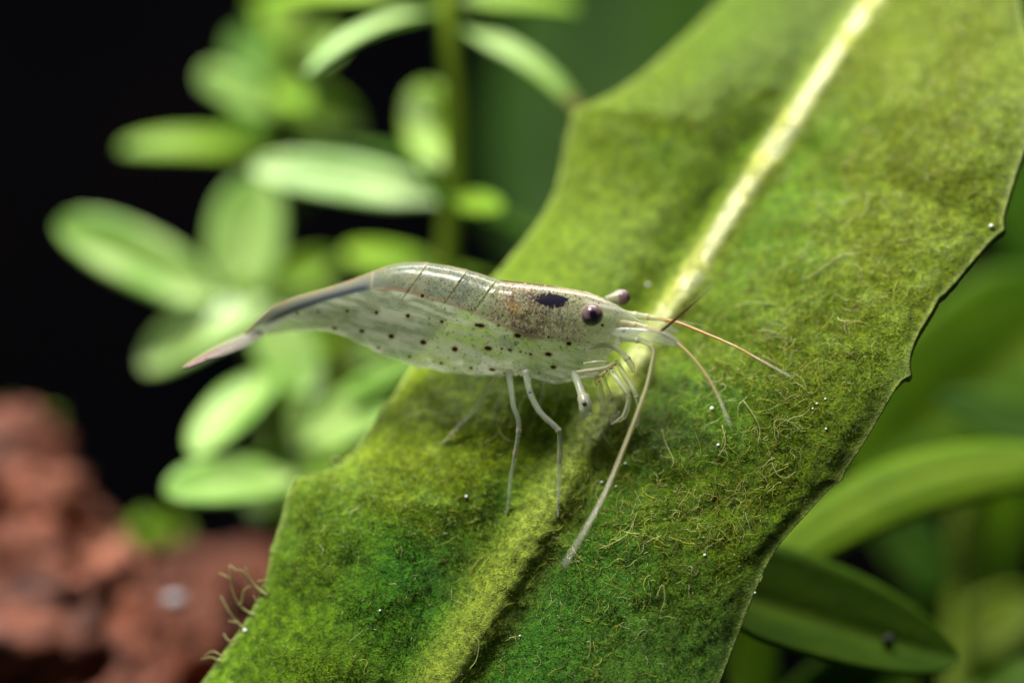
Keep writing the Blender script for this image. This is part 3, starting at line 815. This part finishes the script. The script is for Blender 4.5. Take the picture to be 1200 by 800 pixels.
# carapace
cm_ = smooth(572, 592, gx - (gy - 340) * -0.35)
over(cm_ * smooth(4, -6, gy - L_) * 0.8, (0.36, 0.33, 0.21), 0.78)
rot = lambda cx, cy_, rx, ry, a: (((gx - cx) * math.cos(a) + (gy - cy_) * math.sin(a)) / rx) ** 2 + ((-(gx - cx) * math.sin(a) + (gy - cy_) * math.cos(a)) / ry) ** 2
el = lambda *q: np.exp(-rot(*q) ** 1.5)
over(np.clip(el(608, 354, 30, 26, 0.3) * 0.9 * (0.75 + 0.6 * nz2), 0, 1), (0.29, 0.19, 0.12), 0.92)
over(np.clip(el(632, 374, 28, 22, 0.4) * 0.9 * (0.75 + 0.6 * nz2), 0, 1), (0.22, 0.18, 0.12), 0.92)
over(el(604, 362, 8, 5, 0.5) * 0.7, (0.55, 0.30, 0.08), 0.9)
over(el(614, 388, 20, 7, 0.45) * 0.85, (0.20, 0.13, 0.10), 0.92)
over(el(600, 402, 22, 8, 0.25) * 0.55 * (0.6 + nz2), (0.30, 0.36, 0.33), 0.8)
over(el(560, 420, 20, 9, 0.2) * 0.4 * (0.6 + nz2), (0.36, 0.42, 0.38), 0.75)
over(el(660, 372, 16, 8, 0.9) * 0.55, (0.28, 0.33, 0.26), 0.8)
over(el(645, 378, 8, 7, 0.2) * 0.5, (0.30, 0.36, 0.16), 0.8)
over(np.exp(-((gy - T_ - 2.5) / 4.0) ** 2) * smooth(583, 600, gx) * smooth(720, 690, gx) * 0.8, (0.60, 0.48, 0.30), 0.9)
over(np.exp(-((gy - T_ - 0.3) / 1.1) ** 2) * smooth(580, 592, gx) * smooth(665, 640, gx) * 0.9, (0.08, 0.05, 0.035), 0.97)
over(el(620, 347, 10, 4, 0.1) * 0.7, (0.10, 0.08, 0.10), 0.92)
# clear head
hm = smooth(672, 700, gx)
over(hm * smooth(360, 372, gy) * 0.7, (0.66, 0.72, 0.50), 0.60)
over(np.exp(-((gy - 354 - (gx - 690) * 0.25) / 2.2) ** 2) * smooth(680, 690, gx) * smooth(735, 720, gx) * 0.8, (0.85, 0.85, 0.75), 0.88)  # white highlight along the head ridge, painted into the colour
over(smooth(0.1, 0.6, fbm(gq, 2.2, 2, 44)) * hm * 0.4, (0.80, 0.82, 0.66), 0.75)
# creases and gill-cover edges
def line(pl, w_, c, a, k=0.9):
    pl = crom(pl, 60); d = np.full(gx.shape, 1e9)
    for i in range(len(pl) - 1):
        p, q = pl[i], pl[i + 1]; dd = q - p
        lo_x, hi_x = min(p[0], q[0]) - 9, max(p[0], q[0]) + 9; lo_y, hi_y = min(p[1], q[1]) - 9, max(p[1], q[1]) + 9
        i0, i1 = max(0, int((lo_y - Y0) * SS)), int((hi_y - Y0) * SS); j0, j1 = max(0, int((lo_x - X0) * SS)), int((hi_x - X0) * SS)
        if i1 <= 0 or j1 <= 0: continue
        sx, sy = gx[i0:i1, j0:j1], gy[i0:i1, j0:j1]
        t = np.clip(((sx - p[0]) * dd[0] + (sy - p[1]) * dd[1]) / (dd.dot(dd) + 1e-9), 0, 1)
        d[i0:i1, j0:j1] = np.minimum(d[i0:i1, j0:j1], np.hypot(sx - p[0] - t * dd[0], sy - p[1] - t * dd[1]))
    over(np.exp(-(d / w_) ** 2) * k, c, a)
latl = [(440, 338), (460, 338.5), (480, 341), (500, 347), (530, 355), (560, 367), (590, 380), (620, 390), (636, 395)]
line([(x_, y_ + 1.6) for x_, y_ in latl], 1.4, (0.13, 0.09, 0.07), 0.92, 0.6)
line(latl, 1.2, (0.48, 0.34, 0.24), 0.95, 0.8)
line([(452, 338), (470, 338), (500, 346)], 2.4, (0.26, 0.15, 0.08), 0.92, 0.6)
for s in seg_lines: line(s, 1.7, (0.50, 0.46, 0.28), 0.9, 0.6)
line([(505, 308), (520, 310), (546, 319)], 1.2, (0.60, 0.52, 0.34), 0.9, 0.6)
line([(654, 378), (648, 392)], 1.0, (0.5, 0.42, 0.3), 0.9, 0.6)
line([(636, 360), (648, 372), (657, 386)], 1.3, (0.22, 0.27, 0.24), 0.9, 0.7)
line([(640, 447), (655, 440), (668, 434)], 0.8, (0.36, 0.36, 0.25), 0.8, 0.5)
line([(690, 424), (710, 434), (702, 442)], 0.9, (0.5, 0.5, 0.34), 0.85, 0.6)
line([(560, 436), (575, 432), (590, 437), (620, 440)], 1.0, (0.82, 0.84, 0.68), 0.9, 0.6)
line([(700, 389), (712, 391), (725, 397), (742, 398)], 0.9, (0.40, 0.30, 0.26), 0.9, 0.6)
for x_ in (440, 478, 515, 550): line([(x_ - 14, evs(bot, x_ - 14) - 12), (x_, evs(bot, x_) - 1), (x_ + 10, evs(bot, x_ + 10) - 9)], 1.2, (0.82, 0.85, 0.70), 0.85, 0.5)
# fine speckles
def dots(pl, c, a):
    for (x_, y_, rx, ry, an) in pl:
        m = max(rx, ry) * 1.6 + 1
        i0, i1 = int((y_ - m - Y0) * SS), int((y_ + m - Y0) * SS) + 1; j0, j1 = int((x_ - m - X0) * SS), int((x_ + m - X0) * SS) + 1
        if i0 < 0 or j0 < 0: continue
        sx, sy = gx[i0:i1, j0:j1] - x_, gy[i0:i1, j0:j1] - y_
        ca, sa = math.cos(an), math.sin(an)
        r = ((sx * ca + sy * sa) / rx) ** 2 + ((-sx * sa + sy * ca) / ry) ** 2
        k = smooth(1.35, 0.65, r)
        colr[i0:i1, j0:j1] = colr[i0:i1, j0:j1] * (1 - k[..., None]) + np.array(c) * k[..., None]
        op[i0:i1, j0:j1] = op[i0:i1, j0:j1] * (1 - k) + a * k
sp = []; lsp = []
while len(sp) < 1700:
    x_ = rng.uniform(440, 735); y_ = rng.uniform(306, 440)
    yl = np.interp(x_, lat[:, 0], lat[:, 1]); yt = evs(top, np.array([x_]))[0]; yb = evs(bot, np.array([x_]))[0]
    if y_ < yt + 3 or y_ > yb - 2: continue
    if y_ < yl: d = 0.3 * (x_ > 500) + 0.12 + 0.6 * math.exp(-((x_ - 610) / 60) ** 2)
    else: d = 0.10 * (x_ > 500) + 0.02 + 0.35 * math.exp(-((x_ - 600) / 30) ** 2 - ((y_ - 402) / 10) ** 2)
    if x_ > 690: d *= 0.25
    if rng.random() > d: continue
    r = rng.uniform(0.35, 0.8); sp.append((x_, y_, r * rng.uniform(1, 1.5), r, rng.uniform(-.4, .9)))
dots(sp, (0.06, 0.05, 0.04), 0.95)
while len(lsp) < 420:
    x_ = rng.uniform(580, 700); y_ = rng.uniform(332, 395)
    if y_ > np.interp(x_, lat[:, 0], lat[:, 1]): continue
    lsp.append((x_, y_, rng.uniform(.6, 1.8), rng.uniform(.4, .8), rng.uniform(-1.5, 1.5)))
dots(lsp, (0.62, 0.57, 0.38), 0.9)
# stomach
st = rot(646, 352.5, 21.5, 8.2, 0.10) + 0.25 * nz2 + 0.45 * fbm(gq, 5.0, 2, 66)
over(smooth(1.25, 0.75, st), (0.020, 0.016, 0.035), 0.98)
big = [(406.7, 364.3, 2, 1.8), (441, 366, 2.4, 2.2), (478, 370, 2.6, 2.4), (503, 373, 1.2, 1), (517.7, 377, 2.3, 2), (559, 381, 3, 2), (392, 384.7, 3, 2), (424, 388, 3.2, 2.2), (458.5, 394, 3.6, 2.7), (496, 401, 3.8, 2.8),
       (533, 409, 3.5, 3), (410, 399, 1.8, 1.6), (443.5, 407.5, 1.8, 1.6), (495, 346.5, 2.6, 2.4), (563, 381.4, 5.5, 2.6), (584.5, 381, 1.9, 1.6), (606.7, 393, 4.6, 2.7), (572, 408, 4.8, 2.6), (588, 408.5, 1.6, 1.4),
       (597.5, 410, 2.7, 1.6), (610, 412, 1.9, 1.2), (616, 413.5, 1.2, 1), (622, 415, 2.2, 1.4), (642.7, 415, 4.4, 2.2), (666.7, 402.5, 3.4, 2.7), (643, 395, 1.7, 1.5), (648.5, 430, 3.7, 2.1), (577, 433, 4, 1.8), (591, 437, 1.7, 1.2),
       (599, 438, 2.4, 1.6), (608, 440, 1.5, 1.2), (618, 439, 3, 1.6), (348, 367.5, 2, 1.6), (373, 365, 1.6, 1.3), (480, 418, 2, 1.7), (517, 425.5, 2.2, 1.7), (552, 431, 2, 1.6), (706, 381, 1.8, 1.6), (735, 379, 2, 2), (738, 384, 1.6, 1.4),
       (731, 388, 1.5, 2), (681, 445, 1.6, 1), (632, 437, 1.2, 1)]
dots([(a, b, rx * 1.25, ry * 1.3, 0.15) for a, b, rx, ry in big], (0.42, 0.34, 0.14), 0.8)
dots([(a, b, rx * 0.9, ry * 0.9, 0.15) for a, b, rx, ry in big], (0.016, 0.010, 0.006), 0.98)

NX, NA = 760, 250
xs = np.linspace(286, 756, NX)
# angle list: dense on the two visible flanks
ang = np.linspace(0, 2 * np.pi, NA, endpoint=False)
xt, xb = evs(top, xs), evs(bot, xs)
scal = 2.2 * np.abs(np.sin((xs - 395) / 37.0 * np.pi)) * smooth(400, 430, xs) * smooth(590, 560, xs)
xb = xb - 1.5 + scal
wv = (ev(wid, xs - 10) + ev(wid, xs) + ev(wid, xs + 10)) / 3
cyv = ev(cy, xs)
AN, XX = np.meshgrid(ang, xs)
cmid = ((xt + xb) / 2)[:, None]; hgt = ((xb - xt) / 2)[:, None]
ex = 0.86
sa = np.sign(np.sin(AN)) * np.abs(np.sin(AN)) ** 1.0; ca = np.sign(np.cos(AN)) * np.abs(np.cos(AN)) ** ex
# belly narrower than back
narrow = 1 - 0.22 * smooth(-0.2, -1.0, sa)
# tergite steps: each abdominal plate swells towards its rear edge
stepv = np.zeros(NX)
lean = -0.45 * (cmid - hgt * sa - 330)      # seams lean backwards going down
xl = XX + 0.74 * (cmid - hgt * sa - 330)
stp = np.zeros_like(XX)
for sx_ in SEGX[1:]:
    stp += 0.035 * np.exp(-np.clip(sx_ - 0 - xl, 0, 400) / 12.0) * (xl < sx_)
    stp -= 0.002 * np.exp(-((xl - sx_) / 1.6) ** 2)
stp += 0.03 * smooth(581, 588, xl)
stp *= smooth(0.15, 0.45, sa)
py_ = cmid - hgt * sa * (1 + 0 * stp)
Yv = cyv[:, None] - (wv[:, None] / PX) * ca * narrow * (1 + stp)
roll = 0.10 * (sa)                           # back leans a little towards the camera
Yv = Yv - roll
py_ = cmid + (py_ - cmid) * (1 + stp * 0.5)
Vb = Pn(XX, py_, Yv).reshape(-1, 3)
def samp(A, x, y):
    fx = np.clip((x - X0) * SS, 0, A.shape[1] - 1.001); fy = np.clip((y - Y0) * SS, 0, A.shape[0] - 1.001)
    ix = fx.astype(int); iy = fy.astype(int); a = fx - ix; b = fy - iy
    if A.ndim == 3: a = a[..., None]; b = b[..., None]
    return (A[iy, ix] * (1 - a) + A[iy, ix + 1] * a) * (1 - b) + (A[iy + 1, ix] * (1 - a) + A[iy + 1, ix + 1] * a) * b
Vc = samp(colr, XX.ravel(), py_.ravel()) * 0.88; Vo = samp(op, XX.ravel(), py_.ravel()); Vo = Vo ** 1.4
n0 = NX * NA; k = np.arange(NA); k2 = (k + 1) % NA
Vb = np.vstack([Vb, Vb[:NA].mean(0), Vb[-NA:].mean(0)])
Vc = np.vstack([Vc, Vc[0], Vc[-1]]); Vo = np.append(Vo, [Vo[0], Vo[-1]])
part('body', Vb, [grid_faces(NX, NA, wrap=True), np.stack([np.full(NA, n0), k2, k], -1), np.stack([np.full(NA, n0 + 1), (NX - 1) * NA + k, (NX - 1) * NA + k2], -1)],
     M_SHELL, S, cols=Vc, attrs={'opac': Vo})

def limb(name, pl, rad, col=(0.70, 0.76, 0.60), opac=0.5, joints=(), jcol=(0.62, 0.36, 0.20), spots=(), n=60, ns=16, parent=None, flat=1.0, tipcol=None):
    """pl: (px,py,Y) places; rad in pixels at each place; joints: indices into pl"""
    q = crom([P(*p) for p in pl], n); t = np.linspace(0, len(pl) - 1, n)
    r = np.interp(t, np.arange(len(pl)), rad)
    c = np.tile(np.array(col, float), (n, 1)); o = np.full(n, opac)
    for j in joints:
        g = np.exp(-((t - j) / 0.11) ** 2)
        r = r * (1 + 0.22 * g); c = c * (1 - 0.65 * g[:, None]) + np.array(jcol) * 0.65 * g[:, None]; o = o + 0.3 * g
    if tipcol is not None:
        g = smooth(0.6, 1.0, t / t[-1])[:, None]; c = c * (1 - g) + np.array(tipcol) * g
    V, F = tube_geo(q, r * (0.68 if opac < 0.8 else 0.85) / PX, ns, flat=flat)
    c = c * (0.98 if opac < 0.8 else 0.85)
    C = np.repeat(c, ns, 0); O = np.repeat(o, ns)
    aa = np.tile(np.linspace(0, 2 * np.pi, ns, endpoint=False), n); tv = np.repeat(t, ns)
    for j in spots:
        g = np.exp(-((tv - j) / 0.06) ** 2) * smooth(0.55, 0.85, np.cos(aa)); C = C * (1 - g[:, None]) + np.array((0.02, 0.015, 0.01)) * g[:, None]; O = O + (0.97 - O) * g
    C = np.vstack([C, c[0], c[-1]]); O = np.concatenate([O, [o[0], o[-1]]])
    e_ = 1.0 if opac > 0.8 else (1.45 if name in ('claw_leg', 'mouthpart', 'antennule_stalk') else 2.1)
    return part(name, V, F, M_LIMB, parent or S, cols=C, attrs={'opac': np.clip(O, 0, 1) ** e_})

def lY(px, py, h=0.02):
    s_, n_ = surface_near(px, py); return s_[1] - h

# walking legs, feet on the leaf
limb('leg', [(584, 436, -.05), (572, 456, .0), (556, 480, .08), (543, 494, .12), (529, 509, .16), (512, 528, .22), (497, 545, .28), (484, 560, lY(484, 560))], [5, 4.2, 4.0, 3.4, 3.3, 2.8, 2.6, 1.6], (0.62, 0.66, 0.48), 0.5, (3.9, 5.1), spots=(4.1, 3.0))
limb('leg', [(596, 434, -.2), (599, 455, -.25), (602, 476, -.28), (607, 490, -.28), (608, 504, -.27), (604, 530, -.22), (598, 565, -.12), (596, 590, -.05), (593, 602, lY(593, 602))], [6, 5, 4.6, 4.6, 4.2, 3.6, 3.0, 2.6, 1.5], (0.72, 0.78, 0.66), 0.55, (4, 5, 7))
limb('leg', [(616, 434, -.3), (622, 462, -.36), (634, 484, -.40), (653, 502, -.42), (656, 512, -.4), (656, 536, -.33), (655, 565, -.25), (654, 590, -.16), (654, 606, lY(654, 606))], [6.5, 5.4, 5.2, 5.0, 4.4, 4.0, 3.4, 2.8, 1.6], (0.72, 0.78, 0.66), 0.58, (3.2, 5, 7), spots=(0.95,))
limb('leg', [(600, 436, 0.1), (590, 458, .15), (583, 476, .22), (580, 496, lY(580, 496))], [4, 3.0, 2.4, 1.5], (0.55, 0.62, 0.42), 0.35, (2,))
limb('leg', [(640, 440, 0.08), (636, 462, .14), (628, 484, .2), (622, 505, lY(622, 505))], [4, 3.0, 2.4, 1.5], (0.55, 0.62, 0.42), 0.3, (2,))
# short foreleg pointing at the viewer, rounded foot with a black dot
fl = limb('claw_leg', [(672, 436, -.3), (678, 450, -.36), (682, 462, -.42), (685, 470, -.48), (686, 480, -.48), (683, 490, -.44)], [7, 7, 7.5, 11, 11.5, 4], (0.70, 0.74, 0.60), 0.6, (2.6,), n=40, ns=16)
V, F = ball_geo(P(685, 473, -.555), 3.0 / PX, 12, 8); part('claw_spot', V, F, m_plain('claw_spot', (0.01, 0.01, 0.012), 0.25, 0.5), fl)
# feeding claws
c1 = limb('claw_leg', [(712, 428, -.35), (722, 442, -.5), (732, 456, -.56), (736, 464, -.56), (736, 474, -.55), (732, 486, -.52), (727, 491, -.5), (716, 497, -.46)], [5.5, 5, 4.6, 4.2, 4.6, 4.6, 3.6, 0.8], (0.74, 0.76, 0.56), 0.55, (3, 6), n=70)
c2 = limb('claw_leg', [(722, 424, -.30), (732, 440, -.4), (743, 458, -.45), (746, 466, -.45), (749, 480, -.42), (747, 496, -.38), (744, 502, -.36)], [5, 4.6, 4.4, 4.0, 3.8, 2.8, 1], (0.68, 0.72, 0.50), 0.5, (2.8,), n=60)
limb('claw_leg', [(704, 436, -.2), (710, 452, -.25), (714, 462, -.22), (712, 478, -.15)], [4.5, 4, 3.6, 1.2], (0.62, 0.66, 0.46), 0.4, (2,))
limb('claw_leg', [(698, 440, -.1), (703, 456, -.05), (706, 472, .0), (704, 484, .04)], [6, 6, 5.5, 3], (0.40, 0.38, 0.22), 0.5, ())
# bristles on the claw
for k in range(9):
    a0 = P(726 - k * 0.9 + 1.5, 483 + k * 1.5, -.53); a1 = a0 + np.array([-rng.uniform(4, 8), 0, rng.uniform(0.5, 4)]) / PX
    V, F = tube_geo(np.linspace(a0, a1, 4), np.linspace(0.5, 0.25, 4) / PX, 5)
    part('bristle', V, F, M_LIMB, c1, cols=np.tile([0.5, 0.5, 0.4], (len(V), 1)), attrs={'opac': np.full(len(V), 0.35)})
# mouthparts
limb('mouthpart', [(690, 408, -.36), (708, 404, -.40), (722, 408, -.42), (733, 418, -.42), (740, 428, -.4), (742, 436, -.38)], [4, 4.5, 5, 5.5, 5.5, 2.5], (0.68, 0.66, 0.54), 0.55, (3.2,), jcol=(0.5, 0.4, 0.3))
limb('mouthpart', [(676, 436, -.42), (692, 434, -.46), (706, 432, -.46), (716, 428, -.44), (722, 424, -.4)], [3, 4, 4, 3.6, 2.5], (0.74, 0.70, 0.52), 0.6, (3.6,))
limb('mouthpart', [(680, 443, -.38), (694, 442, -.42), (704, 440, -.42), (712, 434, -.4)], [2.5, 3.5, 3.4, 2.2], (0.76, 0.72, 0.58), 0.62, ())
limb('mouthpart', [(684, 426, -.44), (700, 424, -.47), (712, 424, -.46)], [2.0, 2.6, 1.6], (0.70, 0.72, 0.48), 0.55, ())
for (x_, y_, r) in [(702, 446, 1.6), (706, 440, 1.7), (711, 434, 1.5), (716, 431, 1.7), (721, 427, 1.6), (699, 449, 1.2), (713, 438, 1.1)]:
    V, F = ball_geo(P(x_, y_, -.49), r / PX, 10, 7); part('mouth_spot', V, F, m_plain('mouth_spot', (0.30, 0.10, 0.03), 0.5, 0.4), S)

# eyes: stalk, globe with pale cup, dark pupil
def eye(px, py, Y, r, axis, stalk_from):
    c = P(px, py, Y); axis = np.array(axis, float); axis /= np.linalg.norm(axis)
    t = NT('eye_globe'); tc = t.attr('Col'); b = t.principled(tc, 0.22, 0.4)
    V, F = ball_geo(c, r / PX, 40, 30, axis)
    d = ((V - c) / (r / PX)).dot(axis)
    cc = np.zeros((len(V), 3)); cc[:] = (0.14, 0.088, 0.095)
    k1 = smooth(0.80, 0.95, d)[:, None]; cc = cc * (1 - k1) + np.array([0.06, 0.036, 0.045]) * k1
    k2 = smooth(0.05, -0.25, d)[:, None]; cc = cc * (1 - k2) + np.array([0.62, 0.58, 0.46]) * k2
    sp_ = fbm(V, 30, 2, 3); cc = np.clip(cc * (1 + 0.35 * sp_[:, None]), 0, 1)
    e = part('eye', V, F, t.done(b.outputs[0]), S, cols=cc)
    # pupil: small cap just proud of the globe
    th = np.linspace(0, 0.30, 6); a = np.linspace(0, 2 * np.pi, 20, endpoint=False)
    s = np.cross(axis, [0, 0, 1.0]); s /= np.linalg.norm(s); tt = np.cross(axis, s)
    R = r / PX * 1.012
    V = c + R * (np.cos(th)[:, None, None] * axis + np.sin(th)[:, None, None] * (np.cos(a)[None, :, None] * s + np.sin(a)[None, :, None] * tt))
    part('pupil', V.reshape(-1, 3), grid_faces(6, 20, wrap=True), m_plain('pupil', (0.006, 0.005, 0.008), 0.12, 0.6), e)
    s0 = P(*stalk_from); q = np.linspace(s0, c - axis * r / PX * 0.35, 14)
    V, F = tube_geo(q, np.interp(np.linspace(0, 1, 14), [0, .4, 1], [0.62, 0.70, 1.07]) * r / PX, 20)
    n_ = len(V)
    part('eye_stalk', V, F, M_LIMB, e, cols=np.tile([0.46, 0.45, 0.30], (n_, 1)), attrs={'opac': np.full(n_, 0.6)})
eye(694, 368.5, -.50, 12.2, (0.05, -1, 0.05), (696, 370, -.22))
eye(729.5, 348.5, .02, 9.6, (0.85, -0.45, 0.05), (710, 353, .0))

# rostrum between the eyes
limb('rostrum', [(684, 344, -.2), (700, 350, -.22), (716, 357, -.24), (734, 366, -.26), (752, 373, -.27)], [5, 5, 4.2, 3, 0.7], (0.74, 0.74, 0.54), 0.7, (), flat=0.55)
# feeler stalks and feelers
s1 = limb('antennule_stalk', [(722, 376, -.36), (738, 380, -.40), (750, 382, -.42), (762, 385, -.44), (774, 389, -.46)], [6, 5.6, 5.0, 4.2, 2.6], (0.74, 0.70, 0.44), 0.6, (1.5, 2.6), jcol=(0.75, 0.36, 0.08), tipcol=(0.72, 0.36, 0.08))
s2 = limb('antennule_stalk', [(728, 368, -.1), (742, 369, -.12), (755, 371, -.13), (770, 373, -.14), (782, 375, -.16)], [6.4, 6.0, 5.4, 4.4, 2.6], (0.74, 0.74, 0.56), 0.6, (1.2, 2.2), jcol=(0.70, 0.45, 0.2), tipcol=(0.72, 0.42, 0.12))
limb('antennule', [(773, 389, -.46), (788, 398, -.5), (808, 415, -.58), (828, 440, -.68), (842, 465, -.78), (856, 500, -.95)], [2.3, 2.1, 1.9, 1.7, 1.4, 0.8], (0.66, 0.50, 0.26), 0.85, n=80, tipcol=(0.62, 0.62, 0.46))
limb('antennule', [(780, 375, -.16), (797, 379, -.2), (825, 390, -.3), (860, 405, -.45), (895, 424, -.6), (930, 443, -.8)], [2.4, 2.3, 1.9, 1.5, 1.2, 0.6], (0.66, 0.42, 0.16), 0.85, n=80, tipcol=(0.60, 0.60, 0.46))
limb('antennule', [(773, 389, -.46), (782, 382, -.5), (797, 369, -.56), (815, 353, -.7), (836, 333, -.95)], [1.9, 2.0, 1.8, 1.4, 0.7], (0.17, 0.10, 0.04), 0.9, n=70, tipcol=(0.50, 0.50, 0.28))
limb('antennule', [(782, 375, -.16), (805, 378, -.1), (830, 382, -.02)], [1.8, 1.5, 0.5], (0.70, 0.74, 0.62), 0.5, n=40)
# long antenna hanging down to the leaf, swinging towards the camera
limb('antenna_stalk', [(728, 396, -.40), (742, 397, -.44), (754, 400, -.48), (764, 406, -.5)], [6, 6, 5, 3.6], (0.74, 0.76, 0.64), 0.6, (1.4,), jcol=(0.6, 0.5, 0.4))
limb('antenna', [(764, 406, -.5), (766, 414, -.52), (763, 432, -.56), (757, 456, -.62), (746, 487, -.70), (734, 518, -.78), (712, 572, -.95), (690, 614, -1.1), (660, 664, -1.3)], [3.2, 2.9, 3.0, 3.0, 3.0, 2.9, 2.8, 2.5, 1.6], (0.56, 0.55, 0.30), 0.81, n=120, tipcol=(0.58, 0.58, 0.44))
# antennal scales: clear blades beside the feelers
def scale_blade(pl, wpx, Yn):
    q = np.array([P(*p) for p in pl]); q = crom(q, 24); t = np.linspace(0, 1, 24)
    w_ = wpx / PX * np.sin(np.pi * np.clip(t * 0.86 + 0.12, 0, 1)) ** 0.7
    tan = np.gradient(q, axis=0); tan /= np.linalg.norm(tan, axis=1)[:, None]
    nn = np.array(Yn, float); nn /= np.linalg.norm(nn); sd = np.cross(tan, nn)
    a = np.linspace(0, 2 * np.pi, 24, endpoint=False)
    V = q[:, None] + w_[:, None, None] * (np.cos(a)[None, :, None] * sd[:, None] + 0.16 * np.sin(a)[None, :, None] * nn)
    V = V.reshape(-1, 3); n_ = 24 * 24; k = np.arange(24); k2 = (k + 1) % 24
    V = np.vstack([V, q[0], q[-1]])
    return V, [grid_faces(24, 24, wrap=True), np.stack([np.full(24, n_), k2, k], -1), np.stack([np.full(24, n_ + 1), 23 * 24 + k, 23 * 24 + k2], -1)]
for pl, wp, o_ in (([(716, 388, -.38), (738, 390, -.44), (765, 393, -.50), (786, 399, -.52), (800, 404, -.52)], 9.5, 0.24), ([(726, 374, .0), (745, 378, .0), (772, 384, -.02), (796, 389, -.02)], 8, 0.2)):
    V, F = scale_blade(pl, wp, (0.1, -1, 0.35))
    part('antennal_scale', V, F, M_LIMB, S, cols=np.tile([0.55, 0.60, 0.54], (len(V), 1)), attrs={'opac': np.full(len(V), o_)})
# tail fan, folded, seen nearly edge on
def fan(name, pl, wpx, nn, col, tip, op_):
    V, F = scale_blade(pl, wpx, nn)
    x_ = V[:, 0]; t = (x_.max() - x_) / (x_.max() - x_.min()); t = smooth(0.15, 0.8, t)[:, None]
    part(name, V, F, M_FAN, S, cols=0.6 * (np.array(col) * (1 - t) + np.array(tip) * t), attrs={'opac': np.full(len(V), op_)})
fan('telson', [(304, 386, .48), (285, 393, .52), (262, 403, .56), (238, 415, .6)], 7, (0.35, -0.35, 0.9), (0.46, 0.44, 0.32), (0.40, 0.26, 0.18), 0.85)
fan('tail_fin', [(306, 389, .42), (284, 398, .36), (258, 409, .32), (232, 422, .28), (214, 431, .25)], 8, (0.35, -0.55, 0.85), (0.50, 0.46, 0.36), (0.50, 0.27, 0.22), 0.75)
fan('tail_fin', [(306, 388, .50), (284, 396, .62), (258, 407, .72), (236, 418, .8), (220, 428, .84)], 8, (0.35, -0.35, 0.95), (0.50, 0.46, 0.36), (0.48, 0.28, 0.22), 0.7)
fan('tail_fin', [(306, 390, .42), (286, 400, .3), (262, 411, .24), (240, 420, .2)], 9, (0.35, -0.6, 0.8), (0.56, 0.54, 0.46), (0.50, 0.40, 0.34), 0.5)
